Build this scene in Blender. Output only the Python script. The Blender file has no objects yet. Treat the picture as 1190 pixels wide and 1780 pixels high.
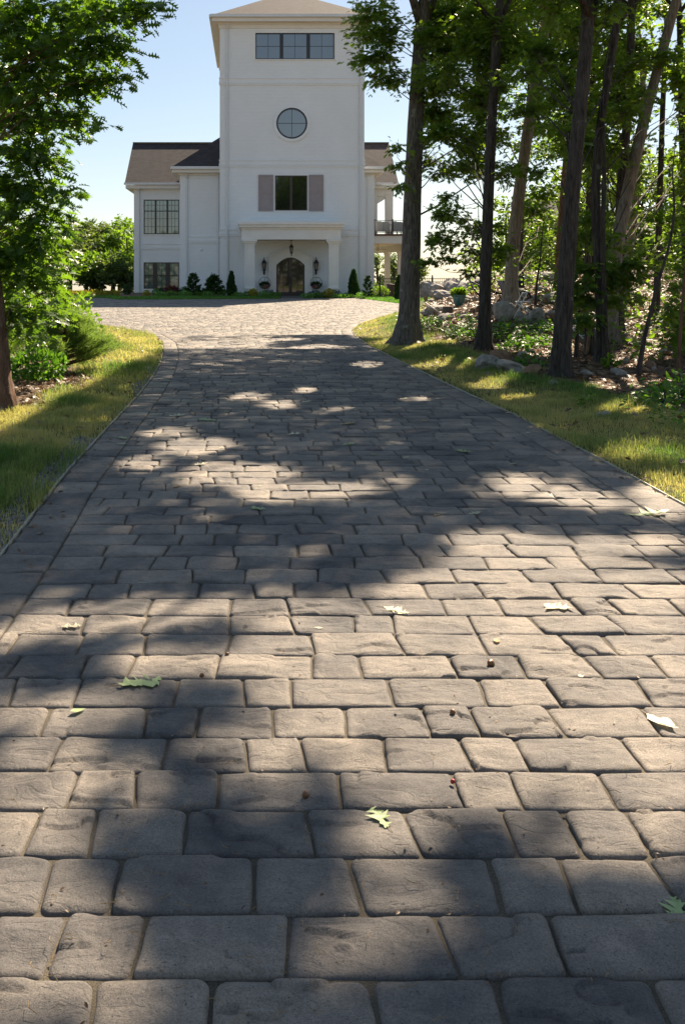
import bpy, math, numpy as np
from math import sin, cos, pi, radians, sqrt, atan2
rng = np.random.default_rng(11)
sc = bpy.context.scene
COL = sc.collection
F, PX, PY, HC = 1634.0, 435.0, 475.0, 1.6      # focal length in photo pixels, vanishing point, eye height

def hx(px, Z): return (px - PX) * Z / F
def hz(py, Z): return HC - (py - PY) * Z / F

# ------------------------------------------------------------ noise
_L = rng.random((256, 256))
def noise2(x, y):
    x = np.asarray(x, float); y = np.asarray(y, float)
    xi = np.floor(x).astype(int); yi = np.floor(y).astype(int)
    fx = x - xi; fy = y - yi
    fx = fx * fx * (3 - 2 * fx); fy = fy * fy * (3 - 2 * fy)
    a = _L[xi & 255, yi & 255]; b = _L[(xi + 1) & 255, yi & 255]
    c = _L[xi & 255, (yi + 1) & 255]; d = _L[(xi + 1) & 255, (yi + 1) & 255]
    return (a * (1 - fx) + b * fx) * (1 - fy) + (c * (1 - fx) + d * fx) * fy
def fbm(x, y, o=3):
    s = 0; a = 1; t = 0
    for k in range(o):
        s = s + a * noise2(x * 2 ** k + 17 * k, y * 2 ** k + 31 * k); t += a; a *= .5
    return s / t
def S(t):
    t = np.clip(t, 0, 1); return t * t * (3 - 2 * t)

# ------------------------------------------------------------ plan of the place
_LY = np.array([-4, 5.2, 7.4, 9.5, 12.2, 14.9, 17.2, 19.4, 21.8, 24.9, 27.5, 29, 30.8, 33, 36, 45, 61])
_LX = np.array([-1.38, -1.40, -1.47, -1.47, -1.46, -1.51, -1.62, -1.78, -2.03, -2.67, -3.96, -5.06, -6.6, -10, -17, -19, -19])
_RY = np.array([-4, 6.4, 8, 10.5, 12.75, 16.9, 20.9, 24, 26.5, 30, 34, 38.4, 41, 44, 50, 57, 60, 66])
_RX = np.array([2.98, 2.98, 3.0, 2.98, 2.87, 2.72, 2.62, 2.66, 2.85, 3.49, 4.6, 6.0, 7.5, 8.0, 7.85, 7.2, 6.9, 6.5])
def xl(Y): return np.interp(Y, _LY, _LX)
def xr(Y): return np.interp(Y, _RY, _RX)
def yback(X): return np.interp(X, [-25, -9.4, -8, 1.9, 2.05, 3.7, 3.9, 7.0], [61, 61, 57, 59.2, 62.6, 62.6, 60.6, 62.5])
def inside(X, Y, pad=0.0): return (X > xl(Y) + pad) & (X < xr(Y) - pad) & (Y < yback(X) - pad)
def T(X, Y):
    X = np.asarray(X, float); Y = np.asarray(Y, float)
    d = X - xr(np.minimum(Y, 62)); dl = xl(np.minimum(Y, 61)) - X
    r = 1.28 * S(d / 5.5) * S((Y - 15) / 27) * (1 - S((Y - 46) / 10)) - 1.5 * S((Y - 50) / 25) * S((X - 10) / 8)
    r = r * 1.18 + .22 * S((d - 1.5) / 4) * S((Y - 4) / 10) * (1 - S((Y - 30) / 15))
    r = r + .10 * S(d / 1.5) * (1 - S((Y - 40) / 12))
    l = -1.3 * S((dl - 1.7) / 6) * (1 - S((Y - 34) / 6)) + .04 * S(dl / .6) * (1 - S((dl - 1) / 2))
    h = np.where(d > 0, r, 0) + np.where(dl > 0, l, 0)
    hb = .09 * S((Y - yback(X)) / 1.5)
    h = h + np.where((d < 6) & (dl < 3), hb, 0)
    h = h - 5 * S((Y - 78) / 120) - 2 * S((-X - 20) / 60) - 3 * S((X - 25) / 60)
    out = ~inside(X, Y)
    bump = (fbm(X * 1.1, Y * 1.1, 3) - .5) * .09 * S(np.maximum(np.maximum(d, dl), 0) / 1.0)
    bump = bump + (fbm(X * .45 + 9, Y * .45, 2) - .5) * .45 * S((d - 2.5) / 3) * S((Y - 12) / 8)
    return h + np.where(out, bump, 0)
def at(px, py, z0=None):
    """ground point that stands at this place of the view"""
    dx, dz = (px - PX) / F, -(py - PY) / F
    Y = np.arange(1.5, 140, .02)
    z = HC + dz * Y
    hit = np.nonzero(z <= T(dx * Y, Y))[0]
    y = Y[hit[0]] if len(hit) else 60.0
    return np.array([dx * y, y, float(T(dx * y, y))])

AZ, EL = radians(27), radians(41.5)
SUN = np.array([sin(AZ) * cos(EL), cos(AZ) * cos(EL), sin(EL)])
KX, KY = SUN[0] / SUN[2], SUN[1] / SUN[2]

# ------------------------------------------------------------ mesh helpers
def raw_mesh(name, V, faces, attrs=None, smooth=False):
    V = np.ascontiguousarray(V, dtype=np.float32).reshape(-1, 3)
    me = bpy.data.meshes.new(name)
    faces = [np.asarray(f, dtype=np.int32) for f in faces if len(f)]
    nl = sum(f.size for f in faces); nf = sum(len(f) for f in faces)
    me.vertices.add(len(V)); me.vertices.foreach_set('co', V.ravel())
    me.loops.add(nl); me.polygons.add(nf)
    me.loops.foreach_set('vertex_index', np.concatenate([f.ravel() for f in faces]))
    tot = np.concatenate([np.full(len(f), f.shape[1], np.int32) for f in faces])
    me.polygons.foreach_set('loop_start', np.concatenate([[0], np.cumsum(tot)[:-1]]).astype(np.int32))
    me.polygons.foreach_set('use_smooth', np.full(nf, bool(smooth)))
    for k, a in (attrs or {}).items():
        at_ = me.attributes.new(k, 'FLOAT', 'POINT'); at_.data.foreach_set('value', np.ascontiguousarray(a, dtype=np.float32).ravel())
    me.update(calc_edges=True); me.validate()
    return me
def link(name, me, mat, parent=None, loc=None):
    o = bpy.data.objects.new(name, me); COL.objects.link(o)
    if mat is not None: me.materials.append(mat)
    if parent is not None: o.parent = parent
    if loc is not None: o.location = loc
    return o
def props(o, label=None, cat=None, group=None, kind=None):
    if label: o['label'] = label
    if cat: o['category'] = cat
    if group: o['group'] = group
    if kind: o['kind'] = kind
    return o
def empty(name, loc, label, cat, group=None):
    o = bpy.data.objects.new(name, None); COL.objects.link(o); o.location = [float(v) for v in loc]
    o.empty_display_size = .2
    return props(o, label, cat, group)

class MB:
    def __init__(s): s.V = []; s.F = []; s.n = 0
    def add(s, V, Fs):
        V = [tuple(map(float, v)) for v in V]
        s.F += [tuple(i + s.n for i in f) for f in Fs]; s.V += V; s.n += len(V); return s
    def box(s, x0, x1, y0, y1, z0, z1):
        V = [(x0, y0, z0), (x1, y0, z0), (x1, y1, z0), (x0, y1, z0), (x0, y0, z1), (x1, y0, z1), (x1, y1, z1), (x0, y1, z1)]
        return s.add(V, [(0, 3, 2, 1), (4, 5, 6, 7), (0, 1, 5, 4), (1, 2, 6, 5), (2, 3, 7, 6), (3, 0, 4, 7)])
    def bar(s, a, b, w, h=None):
        h = h or w; a = np.array(a, float); b = np.array(b, float); d = b - a; d /= np.linalg.norm(d)
        u = np.cross(d, (0, 0, 1)); u = np.array((1., 0, 0)) if np.linalg.norm(u) < 1e-3 else u / np.linalg.norm(u)
        v = np.cross(u, d); c = []
        for p in (a, b):
            for su, sv in ((-1, -1), (1, -1), (1, 1), (-1, 1)): c.append(p + u * su * w / 2 + v * sv * h / 2)
        return s.add(c, [(0, 1, 2, 3), (7, 6, 5, 4), (0, 4, 5, 1), (1, 5, 6, 2), (2, 6, 7, 3), (3, 7, 4, 0)])
    def tube(s, pts, rad, n=8, cap=True, rough=0, seed=0, lobes=None):
        pts = np.array(pts, float); rad = np.broadcast_to(np.array(rad, float), (len(pts),))
        V = []; Fs = []
        t = np.gradient(pts, axis=0); ref = np.array((1., 0, 0))
        for i, p in enumerate(pts):
            d = t[i] / (np.linalg.norm(t[i]) + 1e-9); u = np.cross(d, ref)
            if np.linalg.norm(u) < .2: u = np.cross(d, (0, 1, 0))
            u /= np.linalg.norm(u); v = np.cross(d, u)
            for k in range(n):
                a = 2 * pi * k / n
                rr = rad[i] * (1 + rough * (2 * float(noise2(k * 1.7 + seed * 5.1, i * .55 + seed)) - 1))
                if lobes is not None: rr *= 1 + lobes[i] * (.5 * sin(5 * a + seed) + .3 * sin(3 * a + 2 * seed))
                V.append(p + rr * (cos(a) * u + sin(a) * v))
        for i in range(len(pts) - 1):
            for k in range(n):
                k2 = (k + 1) % n; Fs.append((i * n + k, i * n + k2, (i + 1) * n + k2, (i + 1) * n + k))
        if cap: Fs.append(tuple(range(n))[::-1]); Fs.append(tuple((len(pts) - 1) * n + k for k in range(n)))
        return s.add(V, Fs)
    def lathe(s, c, prof, n=20, sx=1, sy=1):
        V = []; Fs = []
        for r, z in prof:
            for k in range(n):
                a = 2 * pi * k / n; V.append((c[0] + r * cos(a) * sx, c[1] + r * sin(a) * sy, c[2] + z))
        for i in range(len(prof) - 1):
            for k in range(n):
                k2 = (k + 1) % n; Fs.append((i * n + k, i * n + k2, (i + 1) * n + k2, (i + 1) * n + k))
        Fs.append(tuple(range(n))[::-1]); Fs.append(tuple((len(prof) - 1) * n + k for k in range(n)))
        return s.add(V, Fs)
    def prism(s, poly, y0, y1):
        """outline in x,z pushed from y0 to y1"""
        n = len(poly); V = [(x, y0, z) for x, z in poly] + [(x, y1, z) for x, z in poly]
        Fs = [tuple(range(n)), tuple(range(2 * n - 1, n - 1, -1))] + [(i, i + n, (i + 1) % n + n, (i + 1) % n) for i in range(n)]
        return s.add(V, Fs)
    def ring(s, out, inn, y0, y1, closed=True):
        n = len(out); V = [(x, y0, z) for x, z in out] + [(x, y0, z) for x, z in inn] + [(x, y1, z) for x, z in out] + [(x, y1, z) for x, z in inn]
        Fs = []
        for i in range(n if closed else n - 1):
            j = (i + 1) % n
            Fs += [(i, j, n + j, n + i), (2 * n + i, 3 * n + i, 3 * n + j, 2 * n + j), (i, 2 * n + i, 2 * n + j, j), (n + i, n + j, 3 * n + j, 3 * n + i)]
        if not closed: Fs += [(0, n, 3 * n, 2 * n), (n - 1, 3 * n - 1, 4 * n - 1, 2 * n - 1)]
        return s.add(V, Fs)
    def wall(s, x0, x1, z0, z1, y, holes, depth=.14):
        """front wall face looking to -y with rectangular openings and their reveals"""
        xs = sorted({x0, x1, *[h[0] for h in holes], *[h[1] for h in holes]}); zs = sorted({z0, z1, *[h[2] for h in holes], *[h[3] for h in holes]})
        for i in range(len(xs) - 1):
            for j in range(len(zs) - 1):
                cx, cz = (xs[i] + xs[i + 1]) / 2, (zs[j] + zs[j + 1]) / 2
                if any(h[0] < cx < h[1] and h[2] < cz < h[3] for h in holes): continue
                s.add([(xs[i], y, zs[j]), (xs[i + 1], y, zs[j]), (xs[i + 1], y, zs[j + 1]), (xs[i], y, zs[j + 1])], [(0, 1, 2, 3)])
        for a, b, c, d in holes:
            s.add([(a, y, c), (b, y, c), (b, y, d), (a, y, d), (a, y + depth, c), (b, y + depth, c), (b, y + depth, d), (a, y + depth, d)],
                  [(0, 4, 5, 1), (1, 5, 6, 2), (2, 6, 7, 3), (3, 7, 4, 0)])
        return s
    def build(s, name, mat, parent=None, smooth=False, off=None, loc=None):
        V = np.array(s.V, float)
        if off is not None: V = V - np.array(off, float)
        g = {}
        for f in s.F: g.setdefault(len(f), []).append(f)
        return link(name, raw_mesh(name, V, list(g.values()), None, smooth), mat, parent, loc)

# ------------------------------------------------------------ materials
def newmat(name):
    m = bpy.data.materials.new(name); m.use_nodes = True; nt = m.node_tree; b = nt.nodes['Principled BSDF']
    return m, nt, b
def ramp(nt, fac, stops):
    r = nt.nodes.new('ShaderNodeValToRGB'); e = r.color_ramp.elements
    while len(e) < len(stops): e.new(.5)
    for el, (p, c) in zip(e, stops):
        el.position = p; el.color = (*c, 1) if len(c) == 3 else c
    nt.links.new(fac, r.inputs[0]); return r.outputs[0]
def mixc(nt, fac, a, b, mode='MIX'):
    m = nt.nodes.new('ShaderNodeMix'); m.data_type = 'RGBA'; m.blend_type = mode
    for sck, v in ((m.inputs[0], fac), (m.inputs[6], a), (m.inputs[7], b)):
        if hasattr(v, 'links'): nt.links.new(v, sck)
        elif isinstance(v, (int, float)): sck.default_value = v
        else: sck.default_value = (*v, 1)
    return m.outputs[2]
def tex(nt, kind, scale, coord='Object', sc3=None, **kw):
    tc = nt.nodes.new('ShaderNodeTexCoord'); v = tc.outputs[coord]
    if sc3:
        mp = nt.nodes.new('ShaderNodeMapping'); mp.inputs['Scale'].default_value = sc3; nt.links.new(v, mp.inputs[0]); v = mp.outputs[0]
    n = nt.nodes.new(kind); n.inputs['Scale'].default_value = scale
    for k, val in kw.items(): n.inputs[k].default_value = val
    nt.links.new(v, n.inputs['Vector']); return n
def bump(nt, b, h, strength, dist=.01, prev=None):
    bp = nt.nodes.new('ShaderNodeBump'); bp.inputs['Strength'].default_value = strength; bp.inputs['Distance'].default_value = dist
    nt.links.new(h, bp.inputs['Height'])
    if prev is not None: nt.links.new(prev, bp.inputs['Normal'])
    nt.links.new(bp.outputs[0], b.inputs['Normal']); return bp.outputs[0]
def simple(name, col, rough=.6, var=.15, scale=6, bumpd=0, metal=0, spec=.5, sc3=None):
    m, nt, b = newmat(name)
    n = tex(nt, 'ShaderNodeTexNoise', scale, Detail=6, sc3=sc3)
    c = np.array(col)
    nt.links.new(ramp(nt, n.outputs[0], [(.3, tuple(c * (1 - var))), (.7, tuple(np.minimum(c * (1 + var), 1)))]), b.inputs['Base Color'])
    b.inputs['Roughness'].default_value = rough; b.inputs['Metallic'].default_value = metal
    b.inputs['Specular IOR Level'].default_value = spec
    if bumpd: bump(nt, b, n.outputs[0], .6, bumpd)
    return m
def attr(nt, name):
    a = nt.nodes.new('ShaderNodeAttribute'); a.attribute_name = name; return a.outputs['Fac']

def leaf_mat(name, c1, c2, tr=.45, tcol=None, rough=.5, spec=.35):
    m, nt, b = newmat(name)
    col = ramp(nt, attr(nt, 'rnd'), [(0, c1), (1, c2)])
    nt.links.new(col, b.inputs['Base Color']); b.inputs['Roughness'].default_value = rough
    b.inputs['Specular IOR Level'].default_value = spec
    t = nt.nodes.new('ShaderNodeBsdfTranslucent')
    nt.links.new(mixc(nt, 1.0, col, tcol or (2.0, 2.1, .9), 'MULTIPLY'), t.inputs[0])
    mx = nt.nodes.new('ShaderNodeMixShader'); mx.inputs[0].default_value = tr
    nt.links.new(b.outputs[0], mx.inputs[1]); nt.links.new(t.outputs[0], mx.inputs[2])
    nt.links.new(mx.outputs[0], nt.nodes['Material Output'].inputs[0])
    return m

def paver_mat():
    m, nt, b = newmat('paver_concrete')
    big = tex(nt, 'ShaderNodeTexNoise', 3.2, Detail=5, Roughness=.6)
    med = tex(nt, 'ShaderNodeTexNoise', 22, Detail=8, Roughness=.7)
    fine = tex(nt, 'ShaderNodeTexNoise', 420, Detail=3, Roughness=.7)
    grit = tex(nt, 'ShaderNodeTexVoronoi', 260)
    a = nt.nodes.new('ShaderNodeMath'); a.operation = 'MULTIPLY_ADD'; a.inputs[1].default_value = .38
    nt.links.new(attr(nt, 'rnd'), a.inputs[0]); nt.links.new(big.outputs[0], a.inputs[2])
    c = ramp(nt, a.outputs[0], [(.38, (.078, .073, .072)), (.58, (.152, .138, .126)), (.80, (.225, .198, .168)), (.98, (.30, .26, .215))])
    c = mixc(nt, .55, c, ramp(nt, med.outputs[0], [(.3, (.62, .62, .62)), (.7, (1.25, 1.25, 1.25))]), 'MULTIPLY')
    c = mixc(nt, .5, c, ramp(nt, fine.outputs[0], [(.3, (.6, .6, .6)), (.72, (1.4, 1.4, 1.38))]), 'MULTIPLY')
    sp = ramp(nt, grit.outputs['Distance'], [(.06, (1, 1, 1)), (.10, (0, 0, 0))])
    ms = nt.nodes.new('ShaderNodeMath'); ms.operation = 'MULTIPLY'
    thin = tex(nt, 'ShaderNodeTexNoise', 60, Detail=1)
    nt.links.new(sp, ms.inputs[0]); nt.links.new(ramp(nt, thin.outputs[0], [(.60, (0, 0, 0)), (.66, (.8, .8, .8))]), ms.inputs[1])
    c = mixc(nt, ms.outputs[0], c, (.42, .40, .36))
    po = tex(nt, 'ShaderNodeTexNoise', 150, Detail=2)
    c = mixc(nt, ramp(nt, po.outputs[0], [(.28, (.75, .75, .75)), (.36, (0, 0, 0))]), c, (.03, .03, .03))
    gr_ = tex(nt, 'ShaderNodeTexNoise', 170, Detail=4, Roughness=.8)
    c = mixc(nt, .85, c, ramp(nt, gr_.outputs[0], [(.36, (.66, .66, .66)), (.64, (1.36, 1.35, 1.33))]), 'MULTIPLY')
    st = tex(nt, 'ShaderNodeTexNoise', .9, Detail=4)
    c = mixc(nt, .8, c, ramp(nt, st.outputs[0], [(.35, (.60, .62, .66)), (.65, (1.2, 1.17, 1.12))]), 'MULTIPLY')
    nt.links.new(c, b.inputs['Base Color']); b.inputs['Roughness'].default_value = .78; b.inputs['Specular IOR Level'].default_value = .45
    rg = tex(nt, 'ShaderNodeTexNoise', 5, Detail=4, Roughness=.5, sc3=(1, 1.8, 1)); rg.inputs['Distortion'].default_value = .8
    r1 = ramp(nt, rg.outputs[0], [(.44, (1, 1, 1)), (.495, (.2, .2, .2)), (.505, (0, 0, 0)), (.53, (.75, .75, .75)), (.62, (1, 1, 1))])
    p = bump(nt, b, r1, .42, .007)
    p = bump(nt, b, med.outputs[0], .7, .010, p)
    p = bump(nt, b, gr_.outputs[0], .8, .0035, p)
    bump(nt, b, fine.outputs[0], .8, .0028, p)
    return m

def ground_mat():
    m, nt, b = newmat('ground_soil')
    n1 = tex(nt, 'ShaderNodeTexNoise', 1.3, Detail=6); n2 = tex(nt, 'ShaderNodeTexNoise', 28, Detail=8, Roughness=.75)
    v = tex(nt, 'ShaderNodeTexVoronoi', 16)
    soil = ramp(nt, n2.outputs[0], [(.3, (.05, .035, .022)), (.5, (.13, .085, .055)), (.7, (.27, .19, .13))])
    lit = mixc(nt, .55, soil, ramp(nt, v.outputs['Color'], [(0, (.07, .045, .03)), (.5, (.16, .10, .06)), (1, (.34, .24, .15))]))
    gr = ramp(nt, n2.outputs[0], [(.3, (.035, .05, .012)), (.6, (.09, .11, .03)), (.8, (.18, .16, .06))])
    gr = mixc(nt, ramp(nt, n1.outputs[0], [(.45, (0, 0, 0)), (.65, (.8, .8, .8))]), gr, (.17, .125, .05))
    nt.links.new(mixc(nt, attr(nt, 'grass'), lit, gr), b.inputs['Base Color'])
    b.inputs['Roughness'].default_value = .95; b.inputs['Specular IOR Level'].default_value = .2
    p = bump(nt, b, v.outputs['Distance'], .6, .03); bump(nt, b, n2.outputs[0], .8, .03, p)
    return m

def brick_paint():
    m, nt, b = newmat('painted_brick')
    tc = nt.nodes.new('ShaderNodeTexCoord'); sx = nt.nodes.new('ShaderNodeSeparateXYZ'); nt.links.new(tc.outputs['Object'], sx.inputs[0])
    ad = nt.nodes.new('ShaderNodeMath'); ad.operation = 'ADD'; nt.links.new(sx.outputs[0], ad.inputs[0]); nt.links.new(sx.outputs[1], ad.inputs[1])
    cb = nt.nodes.new('ShaderNodeCombineXYZ'); nt.links.new(ad.outputs[0], cb.inputs[0]); nt.links.new(sx.outputs[2], cb.inputs[1])
    br = nt.nodes.new('ShaderNodeTexBrick'); nt.links.new(cb.outputs[0], br.inputs['Vector'])
    br.inputs['Scale'].default_value = 1; br.inputs['Brick Width'].default_value = .26; br.inputs['Row Height'].default_value = .095
    br.inputs['Mortar Size'].default_value = .012; br.inputs['Mortar Smooth'].default_value = .6
    br.inputs['Color1'].default_value = (.81, .835, .84, 1); br.inputs['Color2'].default_value = (.83, .855, .86, 1); br.inputs['Mortar'].default_value = (.78, .805, .81, 1)
    n = tex(nt, 'ShaderNodeTexNoise', .7, Detail=6, sc3=(1, 1, .5))
    c = mixc(nt, .35, br.outputs[0], ramp(nt, n.outputs[0], [(.3, (.86, .86, .84)), (.7, (1, 1, 1))]), 'MULTIPLY')
    nt.links.new(c, b.inputs['Base Color']); b.inputs['Roughness'].default_value = .7
    iv = nt.nodes.new('ShaderNodeMath'); iv.operation = 'SUBTRACT'; iv.inputs[0].default_value = 1; nt.links.new(br.outputs['Fac'], iv.inputs[1])
    bump(nt, b, iv.outputs[0], .8, .010)
    return m
def shingle_mat():
    m, nt, b = newmat('asphalt_shingle')
    tc = nt.nodes.new('ShaderNodeTexCoord'); sx = nt.nodes.new('ShaderNodeSeparateXYZ'); nt.links.new(tc.outputs['Object'], sx.inputs[0])
    cb = nt.nodes.new('ShaderNodeCombineXYZ'); nt.links.new(sx.outputs[0], cb.inputs[0]); nt.links.new(sx.outputs[2], cb.inputs[1])
    br = nt.nodes.new('ShaderNodeTexBrick'); nt.links.new(cb.outputs[0], br.inputs['Vector'])
    br.inputs['Scale'].default_value = 1; br.inputs['Brick Width'].default_value = .34; br.inputs['Row Height'].default_value = .12; br.inputs['Mortar Size'].default_value = .012
    br.inputs['Color1'].default_value = (.035, .030, .032, 1); br.inputs['Color2'].default_value = (.060, .052, .054, 1); br.inputs['Mortar'].default_value = (.02, .018, .018, 1)
    n = tex(nt, 'ShaderNodeTexNoise', 2.5, Detail=7, Roughness=.75)
    nt.links.new(mixc(nt, .6, br.outputs[0], ramp(nt, n.outputs[0], [(.3, (.65, .6, .6)), (.7, (1.35, 1.3, 1.3))]), 'MULTIPLY'), b.inputs['Base Color'])
    b.inputs['Roughness'].default_value = .9
    bump(nt, b, n.outputs[0], .5, .02)
    return m
def bark_mat(name, dark, light, lichen=(.30, .32, .27), bs=.03, lf=.62):
    m, nt, b = newmat(name)
    n = tex(nt, 'ShaderNodeTexNoise', 9, Detail=8, Roughness=.7, sc3=(3.2, 3.2, .45))
    v = tex(nt, 'ShaderNodeTexVoronoi', 14, sc3=(2.0, 2.0, .35))
    l = tex(nt, 'ShaderNodeTexNoise', 5, Detail=5)
    c = ramp(nt, n.outputs[0], [(.32, dark), (.62, light)])
    c = mixc(nt, ramp(nt, l.outputs[0], [(lf, (0, 0, 0)), (lf + .07, (.75, .75, .75))]), c, lichen)
    nt.links.new(c, b.inputs['Base Color']); b.inputs['Roughness'].default_value = .92; b.inputs['Specular IOR Level'].default_value = .25
    p = bump(nt, b, n.outputs[0], .9, bs); bump(nt, b, v.outputs['Distance'], .6, bs, p)
    return m
def stone_mat(name, a, c_, moss=.62):
    m, nt, b = newmat(name)
    n = tex(nt, 'ShaderNodeTexNoise', 5, Detail=8, Roughness=.7); l = tex(nt, 'ShaderNodeTexNoise', 2.2, Detail=4)
    c = ramp(nt, n.outputs[0], [(.3, a), (.7, c_)])
    c = mixc(nt, ramp(nt, l.outputs[0], [(moss, (0, 0, 0)), (moss + .08, (.6, .6, .6))]), c, (.16, .17, .09))
    nt.links.new(c, b.inputs['Base Color']); b.inputs['Roughness'].default_value = .9
    bump(nt, b, n.outputs[0], .9, .05); return m
def glass_mat(name, base, ior=2.2, rough=.03):
    m, nt, b = newmat(name)
    n = tex(nt, 'ShaderNodeTexNoise', .5, Detail=3)
    c = np.array(base); nt.links.new(ramp(nt, n.outputs[0], [(.35, tuple(c * .7)), (.65, tuple(c * 1.3))]), b.inputs['Base Color'])
    b.inputs['Roughness'].default_value = rough; b.inputs['IOR'].default_value = ior
    return m

M = dict(
    paver=paver_mat(), ground=ground_mat(), brick=brick_paint(), shingle=shingle_mat(),
    sand=simple('joint_sand', (.078, .064, .043), .95, .6, 240, .003),
    trim=simple('white_trim', (.74, .73, .69), .55, .04, 2), soffit=simple('soffit_paint', (.72, .70, .64), .6, .03, 2),
    gutter=simple('gutter_paint', (.66, .67, .67), .4, .04, 2),
    frame=simple('black_frame', (.018, .017, .018), .35, .2, 3), bronze=simple('bronze_frame', (.045, .028, .026), .4, .2, 3),
    glass=glass_mat('window_glass', (.045, .055, .055), 2.5), glassg=glass_mat('curtained_glass', (.10, .15, .13), 2.1),
    glassd=glass_mat('dark_glass', (.012, .014, .013), 2.0),
    doorglass=glass_mat('door_glass', (.055, .048, .032), 1.8),
    shutter=simple('shutter_paint', (.30, .255, .25), .55, .06, 4),
    iron=simple('black_iron', (.015, .015, .016), .45, .2, 9), lampglass=glass_mat('lantern_glass', (.22, .20, .16), 1.5),
    deck=simple('deck_edge', (.10, .045, .035), .6, .2, 9), cushion=simple('grey_cushion', (.30, .30, .29), .9, .06, 9),
    bark=bark_mat('oak_bark', (.035, .031, .028), (.21, .19, .165), bs=.045), barkd=bark_mat('dark_bark', (.016, .014, .013), (.095, .082, .070), (.20, .22, .19), lf=.66),
    barkp=bark_mat('pale_bark', (.10, .08, .06), (.30, .25, .20), bs=.012), barkr=bark_mat('warm_bark', (.05, .028, .018), (.22, .13, .085)),
    wood=simple('split_wood', (.24, .15, .09), .9, .45, 12, .02, sc3=(3, 3, .5)),
    oak=leaf_mat('oak_leaf', (.042, .090, .026), (.12, .195, .045), .52, (2.8, 2.6, .6), .40, .5),
    oakl=leaf_mat('left_oak_leaf', (.032, .075, .022), (.085, .155, .032), .48, (2.9, 2.8, .55), .38, .5),
    understory=leaf_mat('understory_leaf', (.06, .115, .020), (.14, .21, .036), .45, (2.4, 2.6, .6)),
    farleaf=leaf_mat('far_leaf', (.05, .085, .028), (.12, .16, .05), .4, (2.2, 2.3, .8)),
    ivy=leaf_mat('ivy_leaf', (.04, .10, .022), (.11, .21, .04), .35, (2.2, 2.4, .6)),
    grassb=leaf_mat('grass_blade', (.085, .165, .038), (.44, .38, .18), .46, (1.6, 1.7, .9), .6, .3),
    bedgrass=leaf_mat('bed_grass_blade', (.07, .18, .035), (.14, .28, .05), .35, (1.8, 1.9, .7)),
    thuja=leaf_mat('thuja_leaf', (.012, .040, .010), (.040, .085, .018), .2), pine=leaf_mat('pine_needle', (.12, .20, .055), (.24, .32, .10), .35, (1.8, 1.9, .9)),
    blue=leaf_mat('blue_shrub_leaf', (.06, .09, .10), (.13, .17, .18), .2), gold=leaf_mat('gold_leaf', (.22, .24, .03), (.42, .36, .03), .35, (1.5, 1.4, .6)),
    maroon=leaf_mat('maroon_leaf', (.07, .015, .02), (.14, .03, .035), .3, (2, 1.2, 1.2)), pink=leaf_mat('pink_petal', (.45, .05, .16), (.6, .12, .28), .3, (1.2, .8, 1)),
    fgreen=leaf_mat('fallen_green', (.22, .32, .12), (.38, .46, .22), .15, (1.5, 1.5, .8)), fpale=leaf_mat('fallen_pale', (.42, .40, .25), (.64, .60, .44), .2, (1.2, 1.2, 1)),
    ftan=leaf_mat('fallen_tan', (.30, .20, .08), (.45, .32, .14), .2, (1.3, 1.2, .8)),
    litter=leaf_mat('leaf_litter', (.08, .045, .025), (.25, .17, .105), .15, (1.2, 1.1, .9)),
    stone=stone_mat('grey_stone', (.15, .14, .125), (.46, .42, .37)), stonew=stone_mat('rusty_stone', (.16, .09, .05), (.36, .23, .14), .7),
    gravel=simple('gravel_stone', (.19, .18, .165), .85, .45, 40, .01), edging=simple('edging_strip', (.40, .38, .33), .6, .2, 20),
    pot=simple('teal_glaze', (.05, .17, .19), .25, .25, 6), bluep=simple('blue_plastic', (.03, .11, .36), .4, .1, 5), navy=simple('navy_steel', (.015, .03, .11), .4, .2, 5),
    tool=simple('pale_wood', (.55, .50, .45), .6, .12, 20), alu=simple('white_metal', (.70, .71, .72), .35, .06, 9),
    siding=simple('olive_siding', (.30, .30, .20), .7, .05, 3), acorn=simple('acorn_green', (.14, .19, .04), .35, .2, 60), acornb=simple('acorn_brown', (.20, .09, .035), .45, .3, 80),
    red=simple('red_bit', (.35, .03, .02), .5, .2, 60), mulch=simple('red_mulch', (.20, .09, .055), .95, .5, 30, .02), walk=simple('walk_stone', (.16, .16, .165), .8, .2, 9, .004),
)
# ============================================================ GROUND
def axis(parts):
    out = []
    for a, b, st in parts: out.append(np.arange(a, b, st))
    return np.concatenate(out)
gx = np.concatenate([-np.geomspace(260, 12, 24), axis([(-11.5, -5, .35), (-5, 9, .12), (9, 16, .3)]), np.geomspace(16, 260, 24)])
gy = np.concatenate([-np.geomspace(120, 2, 16), axis([(-1.6, 28, .13), (28, 68, .3)]), np.geomspace(68.3, 320, 36)])
GX, GY = np.meshgrid(gx, gy)
GZ = T(GX, GY); ins = inside(GX, GY)
GZ = np.where(ins, -.065, GZ)
WR = lambda Y: np.interp(Y, [5, 7, 10, 15, 18, 23, 30, 38, 47, 49, 62, 64], [6, 3.4, 1.8, 1.7, 1.6, 2.0, 2.2, 1.6, 1.0, 2.4, 2.0, 0])
WL = lambda Y: np.interp(Y, [5, 8, 11, 14, 19, 25, 30, 33], [3, 2.6, 1.15, 1.2, 2.2, 2.8, 2.6, 2])
def grassw(X, Y):
    d = X - xr(Y); dl = xl(Y) - X
    w = (fbm(X * 1.2, Y * 1.2, 2) - .5) * 1.1
    g = np.where(d > 0, S((WR(Y) - d + w) / .35), 0) + np.where(dl > 0, S((WL(Y) - dl + w * .6) / .35), 0)
    b = Y - yback(X)
    g = np.where((b > 0) & (d < 3) & (dl < 4), np.where((X < 2.0) | (X > 3.8), S((1.9 - b) / .3), 0), g)
    g = np.where(Y > 70, .7, g)
    g = np.where(Y < -2, .6, g)
    return g
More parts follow.
